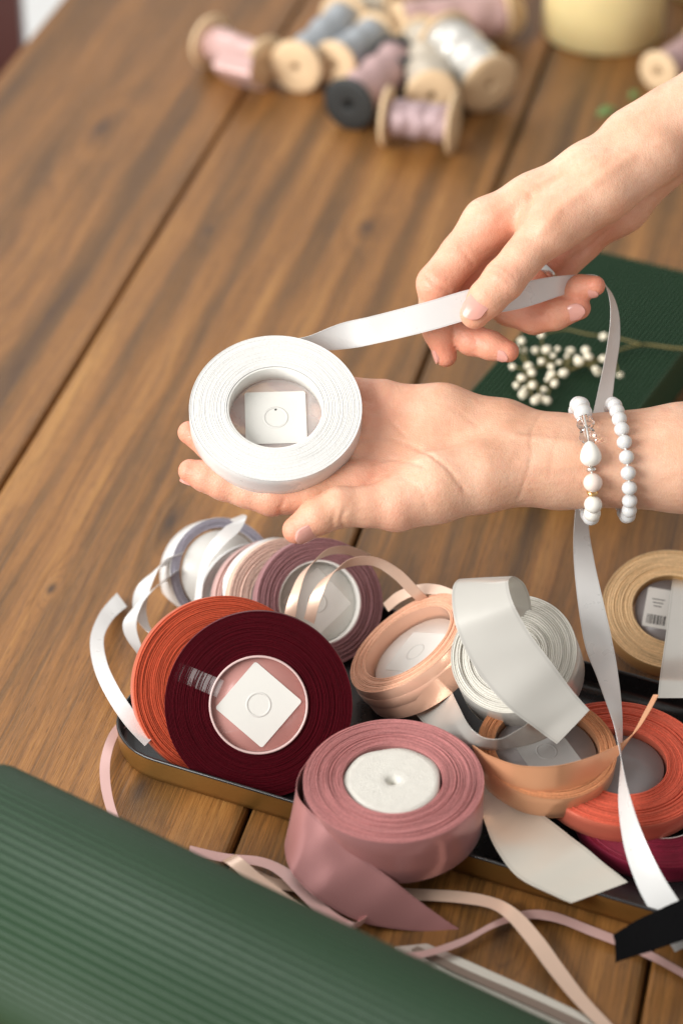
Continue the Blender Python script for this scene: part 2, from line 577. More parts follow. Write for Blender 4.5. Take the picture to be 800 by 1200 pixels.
# ------------------------------------------------------------------ table
YAW = math.atan2(815, 3463)                       # the boards run away to the right
bdir = np.array([math.sin(YAW), math.cos(YAW), 0]); bper = np.array([math.cos(YAW), -math.sin(YAW), 0])


def bu(p): return float(np.dot(p, bper))
def bv(p): return float(np.dot(p, bdir))


seams = [bu(G(140, 345, 0)), bu(G(500, 420, 0)), bu(G(752, 1165, 0))]
left_edge = bu(G(38, 41, 0))
us = [left_edge, seams[0], seams[1], seams[2]]
step = seams[2] - seams[1]
for i in range(3): us.append(us[-1] + 14.5)
knots = []
for (px, py, wu, wv, amp) in ((430, 266, 1.3, 2.6, 2.2), (165, 925, 1.2, 3.0, 2.4), (200, 612, 1.0, 4.0, 2.0),
                              (120, 150, 1.6, 5.0, 2.6), (60, 690, .6, 1.6, 1.2), (245, 270, .7, 2.0, 1.2),
                              (590, 1090, 1.5, 5.0, 2.6), (650, 250, 1.0, 4, 1.6), (330, 60, .8, 3.5, 1.4)):
    p = G(px, py, 0); knots.append((bu(p), bv(p), wu, wv, amp))
tv, tf, tb = [], [], []
V0, V1 = 20.0, 250.0
for i in range(len(us) - 1):
    a, b = us[i] + (.09 if i else 0), us[i + 1] - .09
    nseg = 60
    prof = [(a, -2.5), (a, -.28), (a + .06, -.1), (a + .2, 0.0)] + [(a + .2 + (b - a - .4) * k / 6, 0.0) for k in range(1, 6)] + [(b - .2, 0), (b - .06, -.1), (b, -.28), (b, -2.5)]
    o = len(tv)
    for j in range(nseg + 1):
        vv = V0 + (V1 - V0) * j / nseg
        for k, (u, z) in enumerate(prof):
            w = .05 * math.sin(vv * .11 + i * 2 + (0 if k < 5 else 2)) if k in (0, 1, 2, 3, len(prof) - 1, len(prof) - 2, len(prof) - 3, len(prof) - 4) else 0
            tv.append([u + w, vv, z])
    m = len(prof)
    for j in range(nseg):
        for k in range(m - 1):
            tf.append([o + j * m + k, o + j * m + k + 1, o + (j + 1) * m + k + 1, o + (j + 1) * m + k])
            tb.append(i)
    tf.append([o + k for k in range(m)]); tb.append(i)
    tf.append([o + nseg * m + k for k in range(m)][::-1]); tb.append(i)
    # closed underside
    tf.append([o, o + nseg * m, o + nseg * m + m - 1, o + m - 1]); tb.append(i)
bx_, bf_ = box(np.array([(us[0] + us[-1]) / 2, (V0 + V1) / 2, -1.75]), np.array([1., 0, 0]), np.array([0, 1., 0]), np.array([0, 0, 1.]), (us[-1] - us[0]) / 2 - .5, (V1 - V0) / 2 - .5, .7)
o = len(tv); tv += bx_.tolist(); tf += [[i + o for i in q] for q in bf_]; tb += [2] * 6
me = bpy.data.meshes.new('table_top')
me.from_pydata((np.array(tv) * CM).tolist(), [], tf)
att = me.attributes.new('board', 'FLOAT', 'FACE')
bvals = [.31, .62, .05, .83, .45, .2, .7]
att.data.foreach_set('value', [bvals[i % 7] for i in tb])
me.materials.append(wood_table_material(YAW, None, knots))
tab = bpy.data.objects.new('table_top', me); C.objects.link(tab)
tab.rotation_euler = (0, 0, -YAW)
tag(tab, 'stained brown wooden table of wide planks with dark seams and knots', kind='structure')
fl, ff = box(np.array([0, 120, -76.0]), np.array([1, 0, 0]), np.array([0, 1, 0]), np.array([0, 0, 1]), 400, 400, 1)
tag(mesh('floor', fl, ff, MAT['floor'], smooth=False), 'pale floor below the table', kind='structure')

# ------------------------------------------------------------------ brown chair beyond the table edge (only a sliver is seen)
e0 = G(6, 60, 0); cb = np.array([e0[0] - 22, e0[1] + 14, -75.0])
ch = thing('chair', 'dark reddish brown wooden chair standing beyond the far left table edge', 'chair', cb)
X, Y, Z = np.array([1., 0, 0]), np.array([0, 1., 0]), np.array([0, 0, 1.])
mesh('seat', *box(cb + [0, 0, 45], X, Y, Z, 19, 19, 1.5), MAT['mahogany'], ch, smooth=False)
for sx in (-1, 1):
    for sy in (-1, 1):
        mesh('leg', *box(cb + [17 * sx, 17 * sy, 21.7], X, Y, Z, 1.6, 1.6, 21.7), MAT['mahogany'], ch, smooth=False)
mesh('backrest', *box(cb + [0, 18.2, 68], X, Y, Z, 19, 1.2, 21.4), MAT['mahogany'], ch, smooth=False)

# ------------------------------------------------------------------ implicit surfaces for the hands


class Body:
    def __init__(self):
        self.groups = []      # (blend between capsules, blend to the rest, list of capsules, to_skin)
        self.creases = []

    def chain(self, pts, k=.25):
        """pts: (px, py, z, r)"""
        P = [(L(a, b, c), r) for a, b, c, r in pts]
        return [(P[i][0], P[i + 1][0], P[i][1], P[i + 1][1]) for i in range(len(P) - 1)]

    @staticmethod
    def cap(p, c):
        a, b, ra, rb = c
        ba = b - a
        t = np.clip(((p - a) @ ba) / max(1e-9, ba @ ba), 0, 1)
        return np.linalg.norm(p - a - t[..., None] * ba, axis=-1) - (ra + (rb - ra) * t)

    @staticmethod
    def smin(a, b, k):
        h = np.maximum(k - np.abs(a - b), 0) / k
        return np.minimum(a, b) - h * h * h * k / 6

    def eval(self, p):
        body = np.full(p.shape[:-1], 9.0)
        for c in self.palm: body = self.smin(body, self.cap(p, c), self.kp)
        fing = np.full(p.shape[:-1], 9.0)
        for f in self.fingers:
            d = np.full(p.shape[:-1], 9.0)
            for c in f: d = self.smin(d, self.cap(p, c), .3)
            fing = self.smin(fing, d, .14)
        d = self.smin(body, fing, .75)
        for (P, dep, wid) in self.creases:
            q = np.full(p.shape[:-1], 9.0)
            for i in range(len(P) - 1): q = np.minimum(q, self.cap(p, (P[i], P[i + 1], 0, 0)))
            d = d + 1.55 * dep * np.exp(-(q / (wid * .85)) ** 2)
        return d

    def crease(self, pts, dep=.06, wid=.07):
        P = [L(*p) for p in pts]
        if len(P) > 2: P = list(catmull(P, 4))
        # drop each point on to the surface, seen from the camera side
        out = []
        for p in P:
            q = p.copy() + np.array([0, 0, 6.0])
            for _ in range(60):
                s = float(self.eval(q[None])[0])
                if s < .01: break
                q = q + np.array([0, 0, -1.0]) * s * .8
            out.append(q)
        self.pending.append((out, dep, wid))

    def polygonise(self, h):
        allc = list(self.palm) + [c for f in self.fingers for c in f]
        pts = np.array([q for c in allc for q in (c[0], c[1])])
        rad = max(max(c[2], c[3]) for c in allc)
        lo = pts.min(0) - rad - .4; hi = pts.max(0) + rad + .4
        n = np.ceil((hi - lo) / h).astype(int) + 1
        D = np.full(n, 2.0, np.float32)
        B = 24
        xs = [lo[i] + np.arange(n[i]) * h for i in range(3)]
        A0 = np.array([c[0] for c in allc]); B0 = np.array([c[1] for c in allc]); rr = np.array([max(c[2], c[3]) for c in allc])
        for i in range(0, n[0], B):
            for j in range(0, n[1], B):
                for k in range(0, n[2], B):
                    sx, sy, sz = xs[0][i:i + B], xs[1][j:j + B], xs[2][k:k + B]
                    ctr = np.array([(s[0] + s[-1]) / 2 for s in (sx, sy, sz)])
                    half = np.linalg.norm([(s[-1] - s[0]) / 2 for s in (sx, sy, sz)])
                    dmin = min(float(self.cap(ctr[None], c)[0]) for c in allc)
                    if dmin > half + .6: continue
                    g = np.stack(np.meshgrid(sx, sy, sz, indexing='ij'), -1)
                    D[i:i + B, j:j + B, k:k + B] = self.eval(g)
        # surface nets
        S = D < 0
        c = np.zeros(np.array(n) - 1, np.int8)
        for a in (0, 1):
            for b in (0, 1):
                for d in (0, 1):
                    c += S[a:n[0] - 1 + a, b:n[1] - 1 + b, d:n[2] - 1 + d]
        act = (c > 0) & (c < 8)
        idx = -np.ones(act.shape, np.int64)
        cells = np.argwhere(act); idx[act] = np.arange(len(cells))
        acc = np.zeros((len(cells), 3)); cnt = np.zeros(len(cells))
        corners = [(a, b, d) for a in (0, 1) for b in (0, 1) for d in (0, 1)]
        val = {q: D[cells[:, 0] + q[0], cells[:, 1] + q[1], cells[:, 2] + q[2]] for q in corners}
        for q in corners:
            for ax in range(3):
                if q[ax]: continue
                q2 = list(q); q2[ax] = 1; q2 = tuple(q2)
                a, b = val[q], val[q2]
                m = (a < 0) != (b < 0)
                t = np.where(m, a / np.where(m, a - b, 1), 0)
                pt = np.array(q, float)[None].repeat(len(cells), 0); pt[:, ax] += t
                acc[m] += pt[m]; cnt[m] += 1
        vs = lo + (cells + acc / cnt[:, None]) * h
        fs = []
        for ax in range(3):
            o1, o2 = [(1, 2), (2, 0), (0, 1)][ax]
            sl0 = [slice(None)] * 3; sl1 = [slice(None)] * 3
            sl0[ax] = slice(0, n[ax] - 1); sl1[ax] = slice(1, n[ax])
            a, b = S[tuple(sl0)], S[tuple(sl1)]
            e = np.argwhere(a != b)
            e = e[(e[:, o1] > 0) & (e[:, o2] > 0)]
            e = e[(e[:, o1] < n[o1] - 1) & (e[:, o2] < n[o2] - 1)]
            inside = S[e[:, 0], e[:, 1], e[:, 2]]
            d1 = np.zeros(3, int); d1[o1] = 1; d2 = np.zeros(3, int); d2[o2] = 1
            q = [e - d1 - d2, e - d2, e, e - d1]
            ids = np.stack([idx[w[:, 0], w[:, 1], w[:, 2]] for w in q], 1)
            ids[~inside] = ids[~inside][:, ::-1]
            fs.append(ids)
        return vs, np.vstack(fs)


def build_arm(body, name, parent, label, h=.1):
    for c in body.pending: body.creases.append(c)
    vs, fs = body.polygonise(h)
    w = l2w(vs)
    o = mesh(name, w, fs.tolist(), MAT['skin'], parent, label=label)
    blush = np.zeros(len(vs))
    for (p, r, s) in body.blush:
        blush = np.maximum(blush, s * np.exp(-(np.linalg.norm(vs - p, axis=1) / r) ** 2))
    at = o.data.attributes.new('blush', 'FLOAT', 'POINT')
    at.data.foreach_set('value', blush.astype(np.float32))
    return o


def nail(arm, a, b, n, ln, wd, r, t=.75, name='nail'):
    """a, b: last joint and tip (camera frame); n: facing; ln, wd half sizes"""
    a, b = np.asarray(a, float), np.asarray(b, float)
    d = unit(b - a); n = unit(n - np.dot(n, d) * d); s = np.cross(d, n)
    c = a + (b - a) * t + n * (r - .03)
    nu, nv = 15, 11
    vs, fs = [], []
    for lay in (0, 1):
        for i in range(nu):
            for j in range(nv):
                u = -1 + 2 * i / (nu - 1); v = -1 + 2 * j / (nv - 1)
                wv = wd * (1 - max(0, abs(u) - .35) ** 2 * (.55 if u < 0 else .75)) * v
                lu = ln * (u - (.22 * v * v * (1 if u > 0 else -.7)) * abs(u))
                ht = (math.sqrt(max(0.0, 1.0 - (wv / (r * 1.12)) ** 2)) - 1) * r * .92 - .05 * u * u - .025 * (v ** 4)
                vs.append(c + d * lu + s * wv + n * (ht + (.05 if lay == 0 else -.08)))
    for i in range(nu - 1):
        for j in range(nv - 1):
            q = i * nv + j
            fs.append([q, q + nv, q + nv + 1, q + 1]); o = nu * nv
            fs.append([o + q, o + q + 1, o + q + nv + 1, o + q + nv])
    o = nu * nv
    rim = [j for j in range(nv)] + [i * nv + nv - 1 for i in range(1, nu)] + [(nu - 1) * nv + j for j in range(nv - 2, -1, -1)] + [i * nv for i in range(nu - 2, 0, -1)]
    for i in range(len(rim)):
        p, q = rim[i], rim[(i + 1) % len(rim)]
        fs.append([p, q, o + q, o + p])
    return mesh(name, l2w(np.array(vs)), fs, MAT['nail'], arm, auto=50)


per = thing('person', 'bare arms of a person, open palm below and pinching hand above, holding white ribbon', 'person', W(560, 430, -1))

# ---- left arm: palm up, spool lying on the fingers
LH = Body(); LH.pending = []; LH.kp = 1.0
LH.palm = (
    LH.chain([(1400, 505, -1.2, 3.6), (1000, 520, -.9, 2.75), (800, 527, -.6, 2.1), (650, 532, -.4, 1.75), (600, 530, -.3, 1.5)])
    + LH.chain([(1000, 535, .5, 2.5), (800, 543, .3, 2.2), (655, 550, .5, 1.75), (600, 548, .7, 1.55)])
    + LH.chain([(640, 516, -1.2, 1.2), (590, 501, -1.3, 1.22), (518, 485, -1.3, 1.32), (455, 477, -1.4, 1.15)])       # pinky side
    + LH.chain([(610, 530, -.3, 1.3), (500, 510, -.8, 1.05), (420, 500, -1.0, 1.0)])
    + LH.chain([(610, 540, 0, 1.3), (500, 535, -.4, 1.05), (410, 530, -.4, 1.0)])
    + LH.chain([(610, 548, .6, 1.3), (500, 560, .3, 1.15), (415, 570, .8, 1.05)])
    + LH.chain([(625, 556, 1.0, 1.25), (565, 560, 1.3, 1.5), (510, 572, 1.7, 1.5), (468, 588, 2.0, 1.2)])              # ball of the thumb
)
LH.fingers = [
    LH.chain([(500, 578, 1.8, 1.2), (462, 592, 2.2, 1.14), (430, 594, 2.4, .93), (398, 594, 2.6, .93), (372, 605, 2.65, .86), (347, 621, 2.6, .64)]),
    LH.chain([(415, 568, .9, 1.05), (365, 578, 1.15, .92), (318, 581, 1.3, .92), (290, 575, 1.2, .80), (262, 566, 1.1, .80), (240, 558, 1.0, .72), (223, 552, .95, .56)]),
    LH.chain([(405, 530, -.2, 1.05), (302, 535, .05, .92), (250, 522, -.1, .8), (222, 507, -.2, .55)]),
    LH.chain([(415, 495, -1.0, 1.0), (312, 490, -1.0, .88), (250, 470, -1.2, .56)]),
    LH.chain([(445, 468, -1.5, .92), (375, 456, -1.8, .76), (325, 444, -2.0, .55)]),
]
LH.crease([(405, 522, 0), (445, 513, 0), (480, 522, 0), (516, 545, 0), (540, 575, 0)], .07, .11)
LH.crease([(500, 468, 0), (530, 478, 0), (560, 500, 0)], .02, .12)
LH.crease([(470, 560, 0), (490, 575, 0), (498, 596, 0)], .025, .12)
LH.crease([(425, 478, 0), (455, 492, 0), (475, 512, 0)], .045, .10)
LH.crease([(437, 545, 0), (460, 538, 0), (495, 548, 0)], .05, .10)
LH.crease([(634, 484, 0), (620, 508, 0), (617, 540, 0), (604, 584, 0)], .028, .10)
LH.crease([(652, 506, 0), (643, 530, 0), (638, 560, 0)], .014, .11)
LH.crease([(404, 598, 0), (400, 608, 0), (402, 618, 0)], .07, .11)
LH.crease([(393, 598, 0), (391, 608, 0), (390, 618, 0)], .05, .10)
LH.crease([(335, 586, 0), (330, 596, 0), (330, 606, 0)], .05, .10)
LH.crease([(668, 520, 0), (640, 517, 0), (600, 512, 0)], -.035, .26)
LH.crease([(668, 548, 0), (640, 547, 0), (605, 545, 0)], -.03, .24)
LH.crease([(445, 500, 0), (470, 497, 0), (500, 500, 0)], .02, .14)
LH.blush = [(L(340, 625, 2.8), 1.3, .8), (L(222, 552, 1), 1.5, 1.0), (L(220, 507, 0), 1.5, 1.0), (L(310, 590, 2), 2.0, .55),
            (L(420, 480, -1), 2.2, .7), (L(435, 560, 1.5), 2.0, .55), (L(300, 500, 0), 3.0, .6), (L(460, 600, 3), 1.6, .35), (L(250, 565, 1.2), 1.6, .7)]
la = build_arm(LH, 'arm', per, 'lower arm with open palm facing up', .105)
nail(la, L(372, 605, 2.65), L(343, 623, 2.6), np.array([.32, -.66, .68]), .68, .48, .76, .55)
nail(la, L(240, 558, 1.0), L(219, 551, .95), np.array([-.35, -.75, -.4]), .42, .40, .62, .75)

# ---- right arm: pinching the ribbon, seen from the thumb side
RH = Body(); RH.pending = []; RH.kp = 1.1
RH.palm = (
    RH.chain([(1250, -110, 0, 3.4), (1000, 30, -1.0, 2.7), (860, 105, -1.8, 2.1), (790, 145, -2.0, 1.75), (745, 166, -1.9, 1.65)])
    + RH.chain([(1000, 55, -2.4, 2.4), (860, 128, -2.8, 2.0), (790, 160, -2.9, 1.7), (750, 178, -2.9, 1.6)])
    + RH.chain([(755, 166, -1.8, 1.55), (690, 202, -1.5, 1.35), (625, 238, -1.5, 1.3), (572, 262, -1.6, 1.2)])        # index metacarpal
    + RH.chain([(755, 172, -2.6, 1.4), (680, 215, -2.9, 1.2), (598, 268, -3.0, 1.1)])
    + RH.chain([(765, 180, -3.4, 1.35), (700, 235, -4.1, 1.2), (645, 285, -4.2, 1.05)])
    + RH.chain([(785, 180, -3.3, 1.3), (725, 240, -4.4, 1.3), (680, 275, -5.0, 1.1)])                                  # heel of the palm
    + RH.chain([(765, 180, -1.2, 1.5), (705, 222, -.6, 1.45), (650, 262, -.1, 1.3)])                                   # ball of the thumb
)
RH.fingers = [
    RH.chain([(665, 250, -.3, 1.25), (638, 272, .1, 1.18), (612, 302, .35, .95), (590, 328, .45, .98), (570, 350, .4, .88), (556, 368, .25, .70)]),
    RH.chain([(572, 262, -1.6, 1.18), (540, 298, -1.6, 1.0), (512, 333, -1.5, .97), (511, 360, -2.0, .80), (514, 388, -2.5, .76), (522, 417, -2.8, .54)]),
    RH.chain([(598, 270, -2.9, 1.1), (558, 310, -3.0, .95), (534, 350, -3.1, .92), (536, 378, -2.8, .8), (552, 398, -2.4, .75), (575, 405, -2.0, .68), (595, 412, -1.7, .52)]),
    RH.chain([(648, 290, -4.0, 1.0), (620, 325, -3.9, .9), (596, 360, -3.6, .88), (625, 372, -2.9, .80), (650, 368, -2.4, .76), (678, 361, -2.0, .56)]),
    RH.chain([(680, 285, -4.8, .95), (650, 320, -4.6, .8), (636, 345, -4.1, .78), (660, 344, -3.0, .68), (680, 338, -2.0, .64), (697, 335, -1.4, .48)]),
]
RH.crease([(755, 232, 0), (725, 258, 0), (695, 282, 0), (672, 296, 0)], .08, .10)
RH.crease([(610, 262, 0), (618, 245, 0), (622, 228, 0)], .05, .16)
RH.crease([(574, 311, 0), (586, 315, 0), (600, 327, 0)], .045, .10)
RH.crease([(568, 318, 0), (581, 322, 0), (595, 335, 0)], .045, .10)
RH.crease([(500, 322, 0), (514, 334, 0), (527, 340, 0)], .10, .13)
RH.crease([(540, 288, 0), (549, 300, 0), (556, 308, 0)], .05, .11)
RH.crease([(562, 326, 0), (575, 330, 0), (588, 341, 0)], .025, .10)
RH.crease([(735, 186, 0), (695, 215, 0), (655, 246, 0), (630, 275, 0)], -.045, .28)
RH.crease([(705, 178, 0), (650, 205, 0), (600, 235, 0), (578, 252, 0)], -.04, .26)
RH.crease([(600, 352, 0), (590, 345, 0), (580, 340, 0)], .02, .09)
RH.crease([(636, 360, 0), (644, 366, 0), (648, 376, 0)], .05, .10)
RH.crease([(556, 392, 0), (560, 400, 0), (560, 410, 0)], .04, .10)
RH.blush = [(L(520, 418, -2), 1.6, 1.0), (L(600, 410, -1.2), 1.5, 1.0), (L(680, 360, -1.6), 1.6, 1.0), (L(700, 335, -1), 1.4, 1.0),
            (L(512, 338, -1), 1.8, .75), (L(556, 366, .8), 1.2, .55), (L(545, 300, -.8), 2.0, .5), (L(585, 275, -.6), 1.8, .6), (L(612, 262, .2), 1.2, .5),
            (L(545, 335, -2), 2.2, .9), (L(640, 312, -3), 2.2, .9), (L(560, 395, -2), 1.8, .9), (L(625, 368, -2), 2.0, .8), (L(700, 280, -4), 1.8, .5), (L(590, 322, 1.3), 1.0, .5)]
ra = build_arm(RH, 'arm', per, 'upper arm with hand pinching the ribbon', .105)
nail(ra, L(578, 341, .42), L(552, 372, .25), np.array([-.25, .15, 1.0]), .72, .56, .86, .66)
nail(ra, L(575, 405, -2.0), L(598, 413, -1.7), np.array([.1, -.7, .7]), .46, .34, .58, .62)
nail(ra, L(652, 368, -2.4), L(681, 360, -2.0), np.array([.25, -.25, 1.0]), .58, .40, .64, .72)
nail(ra, L(680, 338, -2.0), L(700, 335, -1.4), np.array([.45, -.45, .8]), .42, .33, .53, .70)
nail(ra, L(514, 388, -2.5), L(523, 420, -2.8), np.array([-1.0, -.1, .1]), .5, .38, .60, .72)

# finger ring
c = L(629, 315, -3.9); ax = unit(L(596, 360, -3.6) - L(648, 290, -4.0))
aw = V(*ax); cw = l2w(c)
rg = thing('finger_ring', 'slim silver ring worn behind the thumb of the pinching hand', 'ring', cw)
prof = [(.95, -.16), (1.05, -.18), (1.10, 0), (1.05, .18), (.95, .16)]
mesh('band', *lathe(prof, cw, aw, 48, closed=True), MAT['metal'], rg)
p0 = l2w(c + np.array([.45, .35, .98]))
mesh('stone', *ball(p0, .17, 10, 6), MAT['crystal'], rg, smooth=False)


# bracelets
def arm_point(body, c, d):
    t = .3
    for _ in range(80):
        s = float(body.eval((c + d * t)[None])[0])
        if s > -.002: break
        t += max(.01, -s * .8)
    return t


def bracelet(name, label, c0, axis, specs_front, rest, start):
    """beads threaded round the wrist; specs: (kind, radius)"""
    c0 = np.asarray(c0, float); axis = unit(axis)
    a = unit(np.cross(axis, [0, 0, 1.0])); a = -a if a[1] < 0 else a
    b = np.cross(axis, a); b = b if b[2] > 0 else -b
    t = thing(name, label, 'bracelet', l2w(c0))
    # contour by angle
    th = np.linspace(0, 2 * math.pi, 181)
    rad = np.array([arm_point(LH, c0, math.cos(x) * a + math.sin(x) * b) for x in th])
    ang = start; i = 0; first = ang; pts = []
    seq = list(specs_front)
    prev = None
    while True:
        kind, r = seq[i] if i < len(seq) else rest
        if prev is not None:
            dist = prev + r
            rr = np.interp(ang % (2 * math.pi), th, rad) + r
            ang += dist * 1.0 / rr
            if ang > first + 2 * math.pi - dist / rr * .75: break
        rr = np.interp(ang % (2 * math.pi), th, rad) + r * .96
        d = math.cos(ang) * a + math.sin(ang) * b
        tg = -math.sin(ang) * a + math.cos(ang) * b
        p = c0 + d * rr
        pts.append(p)
        pw = l2w(p); tw = V(*tg)
        if kind == 'pear':
            mesh('pearl_drop', *ball(pw, r * .95, 24, 14, -tw, 1.25, pear=.3), MAT['pearl'], t)
        elif kind == 'crystal':
            mesh('crystal_bead', *ball(pw, r, 9, 6, tw), MAT['crystal'], t, smooth=False)
        elif kind == 'spacer':
            mesh('spacer', *lathe([(.05, -r * .8), (r * 1.5, -r * .5), (r * 1.7, 0), (r * 1.5, r * .5), (.05, r * .8)], pw, tw, 20), MAT['metal'], t)
        elif kind == 'goldspacer':
            mesh('spacer', *lathe([(.05, -r * .8), (r * 1.6, -r * .5), (r * 1.8, 0), (r * 1.6, r * .5), (.05, r * .8)], pw, tw, 20), MAT['goldmetal'], t)
        elif kind == 'pearl':
            mesh('pearl', *ball(pw, r, 24, 14, tw), MAT['pearl'], t)
        elif kind == 'marble':
            mesh('marble_bead', *ball(pw, r, 24, 14, tw), MAT['marble'], t)
        else:
            mesh('bead', *ball(pw, r, 20, 12, tw, .93), MAT['bead'], t)
        prev = r; i += 1
        if i > 60: break
    loop = pts + [pts[0]]
    mesh('cord', *tube(np.array([l2w(p) for p in loop]), [.05, .05], 6, 3), MAT['core'], t)


bracelet('bracelet', 'beaded bracelet of white stones, clear crystals and a pearl drop, nearer the palm', L(685, 541, 0), L(730, 540, 0) - L(684, 541.5, 0) + np.array([0, .1, 0]),
         [('bead', .44), ('bead', .44), ('bead', .44), ('bead', .44), ('crystal', .42), ('crystal', .42), ('pear', .50), ('spacer', .15), ('marble', .44), ('goldspacer', .15), ('pearl', .42), ('pearl', .40)], ('bead', .42), -.55)
bracelet('bracelet', 'plain all white beaded bracelet, farther up the forearm', L(726, 540, 0), L(780, 537, 0) - L(720, 541, 0) + np.array([0, .1, 0]), [], ('bead', .36), .1)

# ------------------------------------------------------------------ ribbon spools
OPT = {}


def coil(c, n, R, r0, wd, layers, jit=.03, seg=96, seed=0, ecc=.0, groove=.05):
    """wound ribbon between radius r0 and R, axis n, c = centre of the upper face; returns satin wall + ridged faces"""
    rg_ = random.Random(seed)
    dr = (R - r0) / layers
    phs = [[rg_.uniform(0, 6.3) for _ in range(3)] for _ in range(layers)]
    off = [rg_.uniform(-jit, jit) for _ in range(layers)]
    prof, lay = [], []
    for i in range(layers):
        r = r0 + i * dr
        for (q, h) in ((.04, -groove), (.22, 0), (.78, 0), (.96, -groove)):
            prof.append((r + q * dr, h + off[i])); lay.append(i)
    prof[-1] = (R - .02, -.03 + off[-1])

    def fh(i, th):
        p = phs[lay[i]]
        return jit * .32 * (np.sin(th * 1 + p[0]) + .6 * np.sin(th * 4 + p[1]) + .35 * np.sin(th * 11 + p[2]))

    def fr(i, th):
        f = lay[i] / layers
        p = phs[lay[i]]
        return ecc * f * np.sin(th + 1.0) + dr * .14 * np.sin(th * 3 + p[1]) * (0 if lay[i] in (0, layers - 1) else 1)
    top = lathe(prof, c, n, seg, fr, fh)
    pb = [(r, -wd - (h)) for r, h in prof][::-1]
    lay2 = lay[::-1]
    bot = lathe(pb, c, n, seg)
    rim = lambda i, th: ecc * np.sin(th + 1.0) * np.ones_like(th)
    wall = lathe([(R - .02, -.03), (R, -.06), (R, -wd * .35), (R + .01, -wd * .65), (R, -wd + .06), (R - .02, -wd + .03)], c, n, seg, rim)
    return merge([top, bot]), wall, lathe([(r0 + .012, -wd + .02), (r0 + .012, -.02)], c, n, seg)


def sticker_sq(c, a, b, n, half, th=.03, rc=.12):
    pts = []
    for (sx, sy, t0) in ((1, 1, 0), (-1, 1, 1), (-1, -1, 2), (1, -1, 3)):
        for k in range(5):
            t = (t0 + k / 4) * math.pi / 2
            pts.append(((half - rc) * sx + rc * math.cos(t), (half - rc) * sy + rc * math.sin(t)))
    m = len(pts)
    vs = [c + a * x + b * y + n * th for x, y in pts] + [c + a * x + b * y for x, y in pts]
    fs = [list(range(m)), list(range(m, 2 * m))[::-1]] + [[i, m + i, m + (i + 1) % m, (i + 1) % m] for i in range(m)]
    return np.array(vs), fs


def spool(label, c, n, R, r0, wd, mat, layers=16, core=True, film=None, sticker=None, srot=0.0, sdepth=.5, foam=False, name='ribbon_spool',
          seed=1, jit=.03, ecc=0, group='spools of satin ribbon', lip=False, edge=None, shalf=None, groove=.045, lab='paper', corem='core'):
    n = unit(n); c = np.asarray(c, float)
    t = thing(name, label, 'ribbon spool', c - n * wd, group)
    faces, wall, inner = coil(c, n, R, r0, wd, layers, jit, seed=seed, ecc=ecc, groove=groove)
    a, b, _ = basis(n, hint=U_)
    fv, ff_ = faces; wv, wf = wall
    v, f = merge([faces, wall, inner])
    seg_ = 96
    uvf = np.array([[k / seg_, (i % (layers * 4)) / 4.0] for i in range(len(fv) // seg_) for k in range(seg_)])
    uvw = np.array([[k / seg_, i * .1] for i in range(len(wv) // seg_) for k in range(seg_)])
    uvi = np.array([[k / seg_, i * .1] for i in range(len(inner[0]) // seg_) for k in range(seg_)])
    o = mesh('ribbon_coil', v, f, [EDGE[edge or mat], MAT[mat]], t, auto=70, uv=np.vstack([uvf, uvw, uvi]), wrap=True)
    nf = len(ff_); tot = len(f)
    o.data.polygons.foreach_set('material_index', [0] * nf + [1] * (tot - nf))
    if core:
        hi = .12 if lip else -.04
        mesh('core', *lathe([(r0 - .10, -wd + .04), (r0 + .004, -wd + .04), (r0 + .004, hi - .03), (r0 - .02, hi), (r0 - .08, hi), (r0 - .10, hi - .03)], c, n, 72, closed=True), MAT[corem], t)
    if foam:
        prof = [(.02, -.55), (.17, -.45), (.27, -.16), (.40, -.085)] + [(.4 + (r0 - .50) * k / 6, -.08 - .003 * k) for k in range(1, 7)] + [(r0 - .05, -.22), (r0 - .04, -wd + .05)]
        pr = random.Random(seed)
        ph = [pr.uniform(0, 6) for _ in range(20)]
        mesh('foam_core', *lathe(prof, c, n, 72, fr=lambda i, th: (.05 * np.sin(th * 3 + 1) + .03 * np.sin(th * 7)) * (1 if i > 8 else 0), fh=lambda i, th: .006 * np.sin(th * 2 + ph[3]) * (i > 3)), MAT['foam'], t)
    if film:
        fm = mesh('film', *lathe([(.01, -sdepth + .012), (r0 - .115, -sdepth + .012), (r0 - .115, -sdepth - .012), (.01, -sdepth - .012)], c, n, 64), MAT[film], t)
        if sticker:
            ca, sa = math.cos(srot), math.sin(srot)
            aa, bb = a * ca + b * sa, -a * sa + b * ca
            hs = shalf or r0 * .62
            cc = c - n * (sdepth - .02)
            st = mesh('label', *sticker_sq(cc, aa, bb, n, hs), MAT[lab], t, auto=40)
            mesh('label_ring', *lathe([(hs * .34, .032), (hs * .36, .052), (hs * .40, .052), (hs * .42, .032)], cc, n, 40), MAT['emboss' if lab == 'paper' else lab], st)
            if sticker == 'dot':
                mesh('pin_hole', *ball(cc + n * .03 + bb * hs * .3, .05, 8, 5), MAT['ink'], st)
    return t


def Rpx(px, p): return px * depth(p) / FPX


